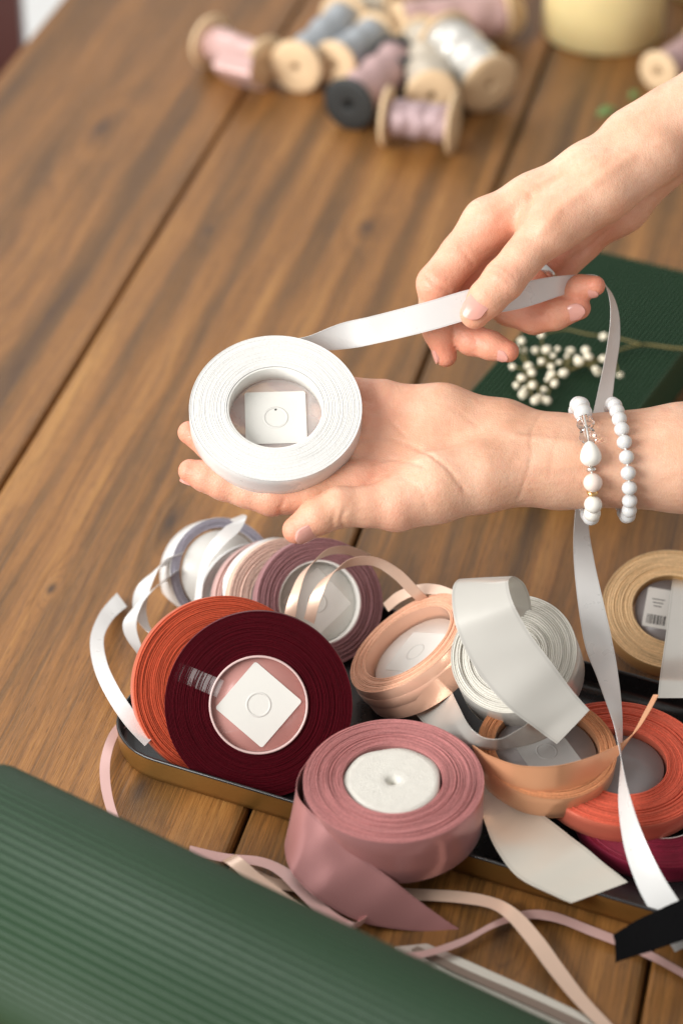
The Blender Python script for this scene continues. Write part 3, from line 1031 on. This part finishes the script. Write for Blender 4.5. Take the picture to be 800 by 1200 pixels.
# the white spool in the hand
nW = V(.02, .50, .866)
cW = W(323, 477, 1.2)
ws = spool('white satin ribbon spool resting on the open palm, its end pulled up', cW, nW, 4.0, 2.26, 1.2, 'white', layers=24, film='film', sticker='dot', srot=.03, sdepth=.95, seed=3, jit=.006, shalf=1.42, groove=.011)
mesh('ribbon_tail', *rib([
    (335, 406, -1.75, 0, -7, .50), (366, 402, -1.75, -2, -9, .42), (402, 394, -1.6, -3, -15, .25), (440, 386, -1.1, -3, -16, .1), (500, 371, -.62, -2, -17, 0),
    (560, 354, -.60, -2, -17, 0), (610, 346, -1.0, -2, -15, .1), (650, 336, -1.6, -2, -12, .2), (680, 330, -2.4, -1, -8, .3), (700, 327, -2.7, -1, -4, .55),
    (711, 337, -2.5, -2, -2, .6), (719, 362, -2.5, -4, 1, .5), (719, 395, -2.8, -7, 2, .35), (712, 440, -3.2, -8, 2, .2), (704, 485, -3.6, -10, 1, .1), (690, 545, -3.6, -9, 0, .2),
    (681, 605, -3.0, -8, 0, .3), (684, 660, -1.8, -12, 1, .1), (699, 745, -.2, -16, 3, 0), (712, 795, 1.5, -12, 2, .2), (724, 850, 3.6, -5, 0, .5), (727, 890, 5.0, 0, 0, .6), (731, 935, 6.2, 7, -1, .5),
    (742, 985, 7.4, 12, -4, .3), (760, 1030, 8.5, 15, -6, .1), (783, 1070, 9.3, 16, -8, 0), (806, 1108, 9.9, 16, -8, 0)], 'z', n=10), MAT['white'], ws)

# tray ------------------------------------------------------------------
ty = math.radians(-24); ta = np.array([math.cos(ty), math.sin(ty), 0]); tn = np.array([-math.sin(ty), math.cos(ty), 0])
S0, S1, T0, T1 = -45.6, -11.0, 73.9, 88.9


def rrect(s0, s1, t0, t1, r, n=10):
    pts = []
    for (cx, cy, k0) in ((s1 - r, t1 - r, 0), (s0 + r, t1 - r, 1), (s0 + r, t0 + r, 2), (s1 - r, t0 + r, 3)):
        for k in range(n + 1):
            t = (k0 + k / n) * math.pi / 2
            pts.append((cx + r * math.cos(t), cy + r * math.sin(t)))
    return pts


def rings(levels):
    vs, fs = [], []
    for (ins, h) in levels:
        for (s, t) in rrect(S0 + ins, S1 - ins, T0 + ins, T1 - ins, 3.2 - ins):
            vs.append(ta * s + tn * t + np.array([0, 0, h]))
    m = len(vs) // len(levels)
    for i in range(len(levels) - 1):
        for k in range(m):
            k2 = (k + 1) % m
            fs.append([i * m + k, i * m + k2, (i + 1) * m + k2, (i + 1) * m + k])
    return np.array(vs), fs, m


tr = thing('tray', 'shallow black tin tray with brass coloured sides holding the ribbon spools', 'tray', ta * (S0 + S1) / 2 + tn * (T0 + T1) / 2)
v, f, m = rings([(.35, .02), (.12, .12), (.02, .45), (0, 1.35)])
mesh('side', v, f + [list(range(m))[::-1]], MAT['brass'], tr)
v, f, m = rings([(0, 1.352), (-.03, 1.42), (.02, 1.48), (.1, 1.47), (.14, 1.35), (.18, .5), (.4, .2), (.8, .15)])
mesh('inside', v, f + [list(range(7 * m, 8 * m))], MAT['tin'], tr)

# spools in and around the tray
cM = W(303, 826, 1.7)
mar = spool('dark maroon satin ribbon spool leaning upright in the tray, square label in its hub', cM, V(.03, .0, 1), Rpx(110, cM), Rpx(58, cM), 1.2, 'maroon', layers=34, film='pinkreflect', sticker='ring', srot=.86, sdepth=.16, seed=5, jit=.02, lip=True, corem='rim', shalf=1.42)
tp = []
a_, b_, n_ = basis(V(.03, 0, 1), hint=U_)
tpv, tpf = strip([cM + V(-1, .42, 0) * q + n_ * .07 + V(.42, 1, 0) * -.42 for q in (1.9, 3.0, 4.1)], [cM + V(-1, .42, 0) * q + n_ * .07 + V(.42, 1, 0) * .42 for q in (1.9, 3.0, 4.1)], n=6, th=.02)
mesh('clear_tape', tpv, tpf, clear('clear tape', (.9, .85, .85), .25, alpha=.16), mar)
cR = W(264, 806, -.15)
spool('rust orange satin ribbon spool tucked behind the dark maroon one', cR, V(.22, .06, .97), Rpx(108, cR), 2.2, 1.1, 'rust', layers=25, film='film', sdepth=.5, seed=8, jit=.035)
cMv = W(375, 706, -6.0)
spool('dusty mauve ribbon spool standing at the back of the tray, printed square in its hub', cMv, V(.24, .04, .97), Rpx(76, cMv), Rpx(50, cMv), 1.1, 'mauve', layers=20, film='core', sticker='dot', srot=.75, sdepth=.8, seed=9, shalf=1.25)
cP = W(340, 704, -7.3)
spool('peach ribbon spool squeezed directly behind the dusty mauve spool', cP, V(.28, .04, .96), Rpx(74, cP), 2.0, .9, 'cream', layers=14, seed=10)
cP = W(322, 705, -8.4)
spool('pale pink ribbon spool standing between the peach and white spools at the back', cP, V(.3, .04, .95), Rpx(73, cP), 2.0, .9, 'palepink', layers=9, seed=11)
cP = W(303, 706, -9.5)
nw = spool('narrow white ribbon spool standing next to the lavender edged spool', cP, V(.32, .04, .95), Rpx(70, cP), 2.0, .7, 'white', layers=9, seed=12)
mesh('ribbon_tail', *rib([(258, 712, -7.8, 6, 0, .2), (265, 688, -7.5, 6, 2, .2), (279, 662, -7.4, 6, 4, .2), (298, 645, -7.5, 5, 5, .2), (322, 636, -8.0, 3, 6, .2), (345, 640, -9.2, 0, 6, .2)], 'z'), MAT['white'], nw)
cLv = W(262, 672, -11.2)
lv = spool('white ribbon spool with lavender tinted rim at the tray\'s back left end', cLv, V(.40, .10, .91), Rpx(66, cLv), Rpx(54, cLv), 1.7, 'white', layers=4, core=False, film='core', sdepth=.12, seed=13, edge='lavender')
mesh('ribbon_tail', *rib([(232, 705, -8.6, 4, 0, .2), (235, 680, -8.4, 4, 0, .2), (243, 655, -8.2, 5, 1, .2), (257, 635, -8.1, 8, 2, .1), (272, 620, -8.3, 9, 2, 0), (281, 609, -8.9, 8, -3, -.1), (277, 606, -10, 8, -3, -.2)], 'z'), MAT['white'], lv)
mesh('ribbon_tail', *rib([(212, 652, -10.6, 3, -5, .3), (186, 664, -10, 6, -6, .2), (168, 690, -9.2, 8, 1, .15), (164, 716, -8.4, 8, 4, 0), (176, 742, -7.6, 7, 5, 0), (205, 762, -6.8, 5, 6, 0)], 'z'), MAT['white'], lv)
mesh('ribbon_tail', *rib([(170, 775, -6.0, 5, 5, 0), (157, 752, -6.6, 8, 3, 0), (152, 732, -7.2, 8, 0, 0), (160, 712, -8, 7, -4, .1), (180, 690, -9.2, 6, -5, .2), (205, 672, -10.4, 5, -5, .3)], 'z'), MAT['white'], lv)
wl = mesh('ribbon_strip', *rib([(143, 703, .3, 6, 8), (125, 722, .6, 7.5, 4), (114, 748, 1.2, 8, 0), (118, 780, 1.8, 8, -3), (133, 813, 2.2, 7.5, -5), (154, 844, 2.2, 7, -6), (176, 868, 1.8, 6, -6)]), MAT['white'])
tag(wl, 'white ribbon end curling out over the tray\'s left side', 'ribbon')

cPe = W(477, 752, -2.3)
pe = spool('glossy peach ribbon spool tilted on edge between mauve and silver spools', cPe, V(-.55, .72, .42), 3.3, 2.4, 1.85, 'peach', layers=11, core=False, film='core', sticker='ring', sdepth=.75, seed=14, shalf=1.25, ecc=.06)
a_, b_, n_ = basis(V(-.55, .72, .42))
mesh('outer_wrap', *lathe([(3.315, -1.12), (3.36, -1.08), (3.36, -.55), (3.315, -.51)], cPe, n_, 96), MAT['peach'], pe)
pl = mesh('ribbon_strip', *rib([(338, 728, -4.2, 7, 2, 0), (346, 695, -4.1, 5, 1, .2), (358, 668, -4.2, 3, -1, .3), (382, 648, -4.6, 1, -4, .3), (408, 645, -5.4, 1, -5, .3), (432, 655, -6.4, 2, -5, .3)], 'z'), MAT['cream'])
tag(pl, 'short peach ribbon loop over the left of the mauve spool\'s hub', 'ribbon', 'narrow peach ribbon loops')
pl = mesh('ribbon_strip', *rib([(362, 728, -3.8, 6, 3, 0), (370, 700, -3.7, 6, 2, .1), (384, 676, -3.7, 5, -2, .25), (408, 660, -3.8, 2, -5, .3), (438, 658, -3.9, 2, -5, .3), (464, 672, -4.0, 4, -5, .2), (486, 694, -4.2, 5, -4, .2), (497, 704, -4.6, 5, -3, .1)], 'z'), MAT['cream'])
tag(pl, 'longer peach ribbon loop arching from the mauve spool toward the tilted peach spool', 'ribbon', 'narrow peach ribbon loops')
pl = mesh('ribbon_strip', *rib([(452, 712, -5.6, 3, 5, .2), (468, 699, -5.2, 2, 6, .2), (490, 691, -4.8, 0, 6, .2), (512, 691, -4.3, 0, 6, .2), (532, 697, -3.6, -1, 5, .2)], 'z'), MAT['cream'])
tag(pl, 'flat peach ribbon length lying along the top of the tilted peach spool', 'ribbon', 'narrow peach ribbon loops')

cS = W(600, 766, 2.3)
si = spool('wide silver grey satin ribbon spool with a broad end folded across its face', cS, V(-.22, .42, .88), Rpx(75, cS), 1.05, 2.6, 'silver', layers=20, foam=True, core=False, seed=15, jit=.06, groove=.035, ecc=.05)
mesh('ribbon_tail', *rib([(600, 738, 1.6, 22, 8, -.6), (594, 706, 2.2, 28, 4, -.5), (584, 685, 3.0, 31, 1, -.3), (569, 678, 3.8, 33, -2, -.1), (562, 690, 4.4, 33, -8, 0), (568, 722, 4.9, 33, -15, .1), (588, 762, 5.0, 31, -22, .1), (618, 800, 5.0, 26, -26, 0), (648, 831, 4.7, 22, -22, 0), (671, 852, 4.5, 19, -20, 0)], 'z', belly=.02), MAT['silver'], si)
mesh('ribbon_tail', *rib([(488, 796, -3.2, 18, -18, -.2), (506, 820, -1.4, 20, -16, .2), (526, 846, 1.8, 11, -18, .6), (550, 866, 4.3, 4, -10, 1.0), (580, 873, 4.9, 0, -6, 1.1), (610, 865, 4.5, -5, -9, .9), (640, 848, 3.0, -8, -12, .5), (664, 822, 1.0, -9, -11, .2)], 'z'), MAT['silver'], si)

cCo = G(641, 874, 3.3)
cp = spool('copper peach satin ribbon spool with loose outer turns lying on the coral spool', cCo, V(.06, .74, .67), Rpx(82, cCo), Rpx(62, cCo), 1.3, 'copper', layers=13, core=False, film='darkfilm', sticker='ring', sdepth=.42, seed=16, srot=.4, lab='greypaper', shalf=1.2)
mesh('ribbon_tail', *rib([(556, 885, 4.0, -3, -12, .4), (575, 902, 4.9, -2, -17, .4), (610, 915, 5.6, 0, -18, .4), (650, 915, 5.7, 2, -18, .4), (690, 902, 5.2, 4, -16, .3), (720, 884, 4.5, 5, -12, 0), (742, 860, 4.3, 5, -6, .1), (757, 835, 4.2, 4, -2, .25), (768, 814, 4.0, 3, 0, .3)], 'z'), MAT['copper'], cp)

cC = G(727, 892, 2.35)
spool('coral red satin ribbon spool lying flat at the tray\'s right end', cC, V(.02, .78, .63), Rpx(104, cC), Rpx(54, cC), 1.1, 'coral', layers=27, core=False, film='darkfilm', sdepth=.3, seed=17, jit=.05, ecc=.05)
cK = G(772, 946, 1.15)
spool('crimson satin ribbon spool lying beneath the coral red one', cK, V(0, .80, .60), Rpx(100, cK), 2.0, .9, 'crimson', layers=18, seed=18, jit=.02)

cRo = G(460, 912, 4.05)
ro = spool('large dusty rose satin ribbon spool with round white foam core, front of the tray', cRo, V(-.01, .80, .60), Rpx(106, cRo), Rpx(58, cRo), 2.5, 'rose', layers=36, foam=True, core=False, seed=19, jit=.04, groove=.06, ecc=.06)
zr = D0 - depth(cRo)
mesh('ribbon_tail', *rib([(369, 905, zr - 2.4, 0, -25, .72), (349, 932, zr - 1.1, 2, -26, .72), (342, 962, zr + .3, 8, -28, .6), (361, 995, zr + 1.5, 18, -29, .35), (396, 1027, zr + 2.1, 22, -27, .1), (440, 1055, zr + 2.3, 18, -25, 0), (485, 1074, zr + 2.1, 9, -16, 0), (520, 1085, zr + 2.0, 3, -6, 0), (537, 1089, zr + 1.95, .4, -.8, 0)], 'z', n=16), MAT['rose'], ro)

cG = G(787, 713, 2.3)
gs = spool('golden beige ribbon spool with barcode label resting beyond the tray\'s far right rim', cG, V(-.03, .56, .83), Rpx(82, cG), Rpx(46, cG), 1.0, 'gold', layers=12, core=False, film='darkfilm', sdepth=.25, seed=20, jit=.03)
a_, b_, n_ = basis(V(-.03, .56, .83), hint=U_)
ca, sa = math.cos(-.2), math.sin(-.2)
aa, bb = a_ * ca + b_ * sa, -a_ * sa + b_ * ca
cc = cG - n_ * .22 + a_ * -.62 + b_ * .12
v, f = sticker_sq(cc, aa * .62, bb, n_, 1.15)
bl = mesh('barcode_label', v, f, MAT['paper'], gs, auto=40)
x = -.52; parts = []
brg = random.Random(4)
while x < .4:
    w = brg.choice([.025, .04, .07])
    parts.append(box(cc + aa * (x + w / 2) + bb * -.68 + n_ * .034, aa, bb, n_, w / 2, .27, .004)); x += w + brg.choice([.03, .05])
for k in range(3):
    parts.append(box(cc + aa * -.1 + bb * (.5 - .2 * k) + n_ * .034, aa, bb, n_, .32 - .06 * k, .022, .004))
mesh('barcode', *merge(parts), MAT['ink'], bl, smooth=False)

iv = mesh('ribbon_strip', *rib([(560, 905, 2.1, 10, -12, 0), (576, 930, 2.0, 14, -18, 0), (601, 968, 1.8, 22, -24, 0), (636, 1003, 1.7, 29, -25, 0), (670, 1026, 1.6, 32, -19, 0), (702, 1046, 1.5, 33, -12, 0)]), MAT['ivory'])
tag(iv, 'broad ivory satin ribbon end lying in the tray, right of the rose spool', 'ribbon')
iv = mesh('ribbon_strip', *rib([(814, 655, 2.0, 24, 0, 0), (810, 690, 2.9, 24, 1, 0), (803, 740, 3.4, 23, 0, 0), (795, 790, 3.3, 22, 0, 0), (790, 818, 2.8, 20, 0, 0)], n=10), MAT['silver'])
tag(iv, 'silver grey ribbon hanging down over the golden spool with the barcode', 'ribbon')
bk = mesh('ribbon_strip', *rib([(720, 1112, 1.9, -4, -15, 0), (745, 1100, 1.95, -6, -18, 0), (775, 1088, 2.1, -7, -20, 0), (815, 1072, 2.3, -8, -22, 0), (880, 1050, 2.3, -8, -22, 0)], ends=(.3, 0)), MAT['blackfab'])
tag(bk, 'black cotton tape with a cut end, lying across the tray\'s front right rim', 'ribbon')

# loose narrow ribbons on the table
def loose(label, mat, ctrl, group='narrow loose ribbons on the table'):
    ctrl = [(c[0], c[1], c[2], c[3] * .84, c[4] * .84) + tuple(c[5:]) for c in ctrl]
    o = mesh('ribbon_strip', *rib(ctrl, n=12), MAT[mat])
    return tag(o, label, 'ribbon', group)


loose('dusty pink ribbon loop on the wood left of the tray\'s corner', 'blush', [(152, 842, .4, 5, 4), (134, 860, .5, 6, 2), (124, 890, .6, 7, 0), (124, 920, .5, 7, -1), (131, 950, .4, 6, -2), (142, 975, .3, 6, -2)])
loose('dusty pink ribbon crossing the wood below the maroon spool to the rose tail', 'blush', [(222, 996, .5, 1, -6), (262, 1005, .5, 1, -6), (305, 1010, .6, 3, -6), (332, 1022, .7, 8, -4), (352, 1042, .9, 9, -3), (380, 1068, .9, 9, -3), (404, 1082, .8, 5, -4), (418, 1084, .7, 1, -4, .15), (430, 1076, .6, -1, -2, .2)])
loose('peach ribbon folded back on itself beside the green roll', 'cream', [(350, 1040, .3, 1, -7), (318, 1034, .3, 2, -7), (290, 1020, .35, 4, -7), (268, 1006, .8, 8, -5, .1), (276, 1010, 1.2, 10, -4, .1), (300, 1030, 1.1, 8, -5), (335, 1055, 1.0, 7, -5), (370, 1074, .8, 5, -4), (404, 1086, .6, 3, -4)])
loose('cream pink ribbon running from under the rose spool down to the photo\'s lower edge', 'cream', [(440, 1046, .35, 0, -9), (480, 1048, .35, 1, -8), (535, 1051, .5, 2, -8), (575, 1058, .8, 4, -7), (600, 1072, 1.0, 8, -6), (625, 1100, .9, 10, -5), (650, 1134, .6, 10, -5), (680, 1172, .3, 8, -5), (715, 1208, .2, 6, -5)])
loose('dusty pink ribbon snaking along the tray\'s front edge under the black tape', 'blush', [(450, 1118, .5, 0, -4), (490, 1119, .5, 1, -5), (540, 1104, .5, 2, -6), (580, 1083, .45, 3, -6), (615, 1072, .4, 1, -6), (650, 1075, .4, -1, -7), (690, 1090, .4, -3, -8), (730, 1106, .3, -3, -8), (770, 1124, .3, -4, -8), (815, 1150, .3, -4, -8)])
sb = thing('ribbon_band', 'flat cream band with a brown stripe lying along the green roll', 'ribbon', G(580, 1160, .1))
def band(a0, a1, h, mat, name):
    return mesh(name, *strip([G(x, y, h) for x, y in a0], [G(x, y, h) for x, y in a1], n=6, th=.06), MAT[mat], sb)
band([(462, 1110), (520, 1142), (600, 1178), (700, 1225)], [(500, 1106), (560, 1132), (640, 1168), (740, 1215)], .1, 'ivory', 'band')
band([(482, 1113), (540, 1143), (620, 1179), (700, 1217)], [(489, 1109), (551, 1139), (632, 1174), (715, 1213)], .17, 'twine', 'stripe')
band([(462, 1110), (500, 1150), (580, 1196), (660, 1240)], [(464, 1109), (522, 1141), (602, 1177), (702, 1224)], .13, 'ivory', 'band')

# ------------------------------------------------------------------ green corrugated roll, front left
A = G(-46, 1021, 4.7); Bq = G(300, 1196, 4.7)
ax = unit(Bq - A); rr = 4.75
a_, b_, _ = basis(ax)
A = np.array([A[0], A[1], rr]); ln = 46.0
NT = 912
th = np.linspace(0, 2 * math.pi, NT, endpoint=False)
nr = 76
rp = rr + .095 * np.abs(np.sin(th * nr / 2)) ** 1.0 - .03
vs = []
for (s, q) in ((0, .93), (.03, .985), (.15, 1), (ln * .3, 1), (ln * .7, 1), (ln, 1), (ln, .93)):
    vs.append(A + ax * s + (rp * q)[:, None] * (np.cos(th)[:, None] * a_ + np.sin(th)[:, None] * b_))
vs = np.vstack(vs); fs = []
for i in range(6):
    for k in range(NT):
        k2 = (k + 1) % NT
        fs.append([i * NT + k, i * NT + k2, (i + 1) * NT + k2, (i + 1) * NT + k])
# wound inside of the roll at each end
spi = []
for e, (s, sg) in enumerate(((0, 1), (ln, -1))):
    pr_ = [(rr * .93, s)]
    q = rr * .93
    while q > 1.6:
        pr_ += [(q - .05, s + sg * .03), (q - .12, s + sg * .4), (q - .30, s + sg * .4), (q - .37, s + sg * .03)]
        q -= .40
    spi.append(lathe(pr_, A, ax, 120))
v, f = merge([(vs, fs)] + spi)
tag(mesh('corrugated_roll', v, f, MAT['green'], auto=60), 'dark green roll of corrugated card lying across the lower left corner', 'paper roll')

# green corrugated box, right, behind the hands
hb = 3.0
q0, q1 = G(694, 293, hb), G(556, 452, hb)
q2 = G(812, 334, hb)
e1 = unit(q1 - q0); l1 = float(np.linalg.norm(G(528, 486, hb) - q0))
e2 = q2 - q0; e2 = unit(e2 - np.dot(e2, e1) * e1); l2 = abs(np.dot(q0 - G(757, 470, hb), e2)); l2 = float(np.dot(G(757, 470, hb) - q0, e2))
up = np.array([0, 0, 1.0])
NR = 420
vs, fs = [], []
cols = []
nrib = 34
for k in range(NR + 1):
    u = k / NR
    cols.append((u * l2, hb + .24 * abs(math.sin(u * nrib * math.pi)) - .12))
prof = [(0.05, .05), (0, hb - .1)] + cols + [(l2, hb - .1), (l2 - .05, .05)]
for s in (0, l1):
    for (u, z) in prof: vs.append(q0 * [1, 1, 0] + e1 * s + e2 * u + up * z)
m = len(prof)
for k in range(m - 1): fs.append([k, k + 1, m + k + 1, m + k])
fs.append(list(range(m))); fs.append(list(range(m, 2 * m))[::-1]); fs.append([0, m, 2 * m - 1, m - 1])
tag(mesh('gift_box', vs, fs, MAT['greenbox'], auto=40), 'dark green flat corrugated box lying behind the two hands', 'box')

# dried gypsophila sprig lying on it
hs = hb + .55
sp = thing('flower_sprig', 'sprig of dried cream baby\'s breath blossoms lying on the green box', 'flowers', G(650, 430, hb))
bud_px = [(611, 400), (614, 411), (600, 430), (623, 437), (611, 443), (640, 410), (648, 417), (634, 424), (645, 430), (655, 425), (668, 412), (676, 420), (686, 411), (689, 418), (660, 438), (641, 445), (650, 450), (637, 457), (624, 452), (616, 456), (605, 452), (612, 463), (632, 467), (626, 470), (604, 409), (627, 411), (700, 436), (697, 433), (707, 395), (726, 440), (706, 421), (634, 393), (678, 424), (664, 418), (653, 409), (640, 470), (619, 430), (646, 440)]
nodes = {'main': [(830, 410), (790, 408), (752, 404), (720, 412), (690, 425), (665, 432)], 'b1': [(752, 404), (722, 396), (690, 392), (660, 386), (634, 392)], 'b2': [(700, 421), (660, 424), (630, 430), (604, 445)], 'b3': [(690, 425), (655, 440), (630, 458)]}
st = []
for k, P in nodes.items():
    st.append(tube([G(x, y, hs - .1 + (.15 if k != 'main' else 0)) for x, y in P], [.09 if k == 'main' else .06, .05], 6, 5))
trunkp = [(720, 412), (690, 425), (665, 432), (640, 430), (622, 440), (690, 392), (655, 440)]
for i, (x, y) in enumerate(bud_px):
    tx, ty_ = min(trunkp, key=lambda q: (q[0] - x) ** 2 + (q[1] - y) ** 2)
    hz = hs + rng.uniform(-.15, .5)
    st.append(tube([G(tx, ty_, hs), G((tx + x) / 2 + rng.uniform(-3, 3), (ty_ + y) / 2 + rng.uniform(-3, 3), hs + .1), G(x, y, hz - .1)], [.05, .04], 5, 3))
mesh('stem', *merge(st), MAT['stem'], sp)
for i, (x, y) in enumerate(bud_px):
    rb = rng.uniform(.19, .37)
    p = G(x, y, hs + rng.uniform(-.1, .5))
    pts = [ball(p, rb * .62, 8, 6, noise=.1)]
    for k in range(11):
        d = unit(nprng.normal(size=3)); d[2] = abs(d[2]) * .8
        pts.append(ball(p + d * rb * .5, rb * .48, 7, 5, d, .6, noise=.16))
    mesh('blossom', *merge(pts), MAT['bud'], sp)

# ------------------------------------------------------------------ wooden spools at the back
def wooden_spool(label, pa, pb, rf, rw, mat, hA, hB=None, fw=.45, wood='wood', tail=None):
    A, B = G(*pa, hA), G(*pb, hA if hB is None else hB)
    n = unit(B - A); ln = np.linalg.norm(B - A)
    t = thing('wooden_spool', label, 'thread spool', (A + B) / 2 - np.array([0, 0, rf]), 'wooden spools of ribbon piled at the back')
    for (c, s) in ((A, -1), (B, 1)):
        nn = n * s
        pr_ = [(.28, -.3), (.28, fw * .5 - .12), (.36, fw * .5 - .02), (.55, fw * .5), (rf * .55, fw * .5), (rf * .8, fw * .5 - .04), (rf - .06, fw * .25), (rf, 0), (rf - .05, -fw * .35), (rf * .7, -fw * .5), (rf * .4, -fw * .5)]
        mesh('flange', *lathe(pr_, c, nn, 48), MAT[wood], t, auto=60)
    pr_ = [(.5, -ln / 2 + fw * .5)]
    r2 = random.Random(hash(label) % 1000 if False else len(label))
    for k in range(25):
        x_ = -ln / 2 + fw * .55 + (ln - fw * 1.1) * k / 24
        pr_.append((rw * (.96 + .025 * math.sin(k * .8 + len(label)) + r2.uniform(-.02, .02)), x_))
    pr_.append((.5, ln / 2 - fw * .5))
    mesh('wound_ribbon', *lathe(pr_, (A + B) / 2, n, 40, fr=lambda i, th: rw * .03 * np.sin(th * 3 + i * .7)), MAT[mat], t)
    mesh('shaft', *lathe([(.29, -ln / 2 - .1), (.5, -ln / 2), (.5, ln / 2), (.29, ln / 2 + .1)], (A + B) / 2, n, 24), MAT[wood], t)
    if tail is not None: mesh('ribbon_tail', *rib(tail, n=8), MAT[mat], t)
    return t


wooden_spool('wooden spool of pale pink ribbon, leftmost of the pile', (247, 48), (311, 74), 2.0, 1.3, 'palepink', 1.95, tail=[(276, 62, 3.3, 20, 5, 0), (272, 85, 2.3, 22, 6, 0), (285, 98, .8, 20, 4, 0), (300, 104, .3, 16, 3, 0)])
wooden_spool('wooden spool with its round pale end turned to the viewer, wound in grey blue ribbon', (347, 78), (404, 22), 2.0, 1.5, 'bluegrey', 2.0)
wooden_spool('wooden spool of grey blue ribbon lying behind the black ended spool', (392, 75), (440, 40), 1.75, 1.45, 'bluegrey', 2.0, 1.9)
wooden_spool('black ended spool wound with dusty pink ribbon', (409, 122), (466, 72), 1.95, 1.6, 'dustpink', 1.95, wood='blackwood')
wooden_spool('wooden spool of lilac taupe ribbon lying in front of the pile', (453, 136), (531, 145), 2.1, 1.3, 'lilac', 2.1)
wooden_spool('wooden spool of beige ribbon resting between the lilac and silver spools', (506, 112), (494, 46), 1.9, 1.6, 'beige', 2.6, 2.0)
wooden_spool('wooden spool of shiny silver ribbon, rightmost of the pile', (521, 46), (573, 98), 2.3, 2.0, 'silver', 3.3, 2.3)
wooden_spool('wooden spool of peach pink ribbon at the back of the pile', (467, 30), (590, 16), 1.9, 1.75, 'palepink', 2.2)
wooden_spool('wooden spool with golden ribbon at the back edge of the pile', (418, -2), (470, -8), 1.9, 1.6, 'gold', 2.0)
wooden_spool('wooden spool lying alone at the right beneath the candle, pink ribbon on it', (771, 84), (822, 50), 1.55, 1.25, 'dustpink', 1.55)

# candle and its yellow neighbour
def pillar(name, label, cat, px, py, rpx, hgt, mat):
    b = G(px, py, 0); r = rpx * depth(b) / FPX
    t = thing(name, label, cat, b)
    mesh('wax', *lathe([(.02, .01), (r - .2, .01), (r, .25), (r, hgt - .3), (r - .3, hgt), (r * .5, hgt - .35), (.02, hgt - .45)], b, Z, 72), MAT[mat], t)
    mesh('wick', *tube([b + [0, 0, hgt - .5], b + [.05, 0, hgt + .2], b + [.2, .05, hgt + .7]], [.08, .06], 8, 4), MAT['ink'], t)


wooden_spool('wooden spool of champagne ribbon at the very back, beside the candle', (588, 22), (556, -14), 1.9, 1.6, 'cream', 1.9)
wooden_spool('black ended spool half hidden in the middle of the pile', (478, 92), (492, 36), 1.7, 1.4, 'blackfab', 1.7, wood='blackwood')
wooden_spool('small wooden spool peeping out behind the grey blue ones', (408, 14), (452, 12), 1.6, 1.3, 'beige', 1.7)
pillar('candle', 'thick pale yellow pillar candle standing behind the wooden spools', 'candle', 705, 38, 70, 8.5, 'candle')
pillar('candle', 'golden yellow candle at the top right corner, mostly out of view', 'candle', 842, -14, 66, 7.0, 'candle')


def leaf(label, px, py, ang, ln):
    p = G(px, py, .25); d = np.array([math.cos(ang), math.sin(ang), .1]); s = np.array([-math.sin(ang), math.cos(ang), .3])
    E1, E2 = [], []
    for k in range(7):
        u = k / 6; w = .45 * ln * math.sin(math.pi * min(.97, u + .03)) ** .8 * .5
        q = p + d * ln * u + np.array([0, 0, .25 * math.sin(u * 3)])
        E1.append(q - s * w); E2.append(q + s * w)
    tag(mesh('leaf', *strip(E1, E2, n=4, th=.03, belly=.04), MAT['leaf']), label, 'leaf')


leaf('small green leaf on the wood above the upper wrist', 699, 136, .5, 1.6)
leaf('tiny green leaf scrap near the lone right spool', 738, 117, 1.0, 1.2)

# ------------------------------------------------------------------ light
def area(name, loc, target, size, energy, col, sy=None):
    l = bpy.data.lights.new(name, 'AREA'); l.energy = energy; l.color = col
    l.shape = 'RECTANGLE'; l.size = size * CM; l.size_y = (sy or size) * CM
    o = bpy.data.objects.new(name, l); C.objects.link(o)
    o.location = Vector(np.array(loc) * CM)
    d = Vector((np.array(target) - np.array(loc)))
    o.rotation_euler = d.to_track_quat('-Z', 'Y').to_euler()
    return o


area('window_light', (-168, 4, 106), (0, 92, 4), 140, 74, (1.0, .985, .955), 120)
area('back_window_light', (-130, 320, 170), (-10, 130, 0), 200, 24, (.97, .985, 1.0), 160)
w = bpy.data.worlds.new('World'); SC.world = w; w.use_nodes = True
bg = w.node_tree.nodes['Background']
wt = w.node_tree
tc = wt.nodes.new('ShaderNodeTexCoord'); sp_ = wt.nodes.new('ShaderNodeSeparateXYZ')
wt.links.new(tc.outputs['Generated'], sp_.inputs[0])
k_ = math_node(wt, 'MULTIPLY_ADD', sp_.outputs[0], -.5, .5, clamp=True)
wt.links.new(mixc(wt, k_, (.36, .345, .33), (1.0, .97, .93)), bg.inputs[0])
bg.inputs[1].default_value = 1.05

# ------------------------------------------------------------------ camera
cam = bpy.data.cameras.new('camera')
co = bpy.data.objects.new('camera', cam); C.objects.link(co)
co.location = Vector(CAM * CM)
co.rotation_euler = (math.pi / 2 - PITCH, 0, 0)
cam.sensor_fit = 'VERTICAL'; cam.sensor_height = 36; cam.sensor_width = 24; cam.lens = 85
cam.clip_start = .05; cam.clip_end = 50
cam.dof.use_dof = True; cam.dof.focus_distance = 1.125; cam.dof.aperture_fstop = 5.2
SC.camera = co
SC.view_settings.view_transform = 'Standard'; SC.view_settings.look = 'None'
SC.view_settings.exposure = 0; SC.view_settings.gamma = 1
SC.cycles.use_denoising = True
SC.cycles.max_bounces = 8
SC.cycles.transparent_max_bounces = 12
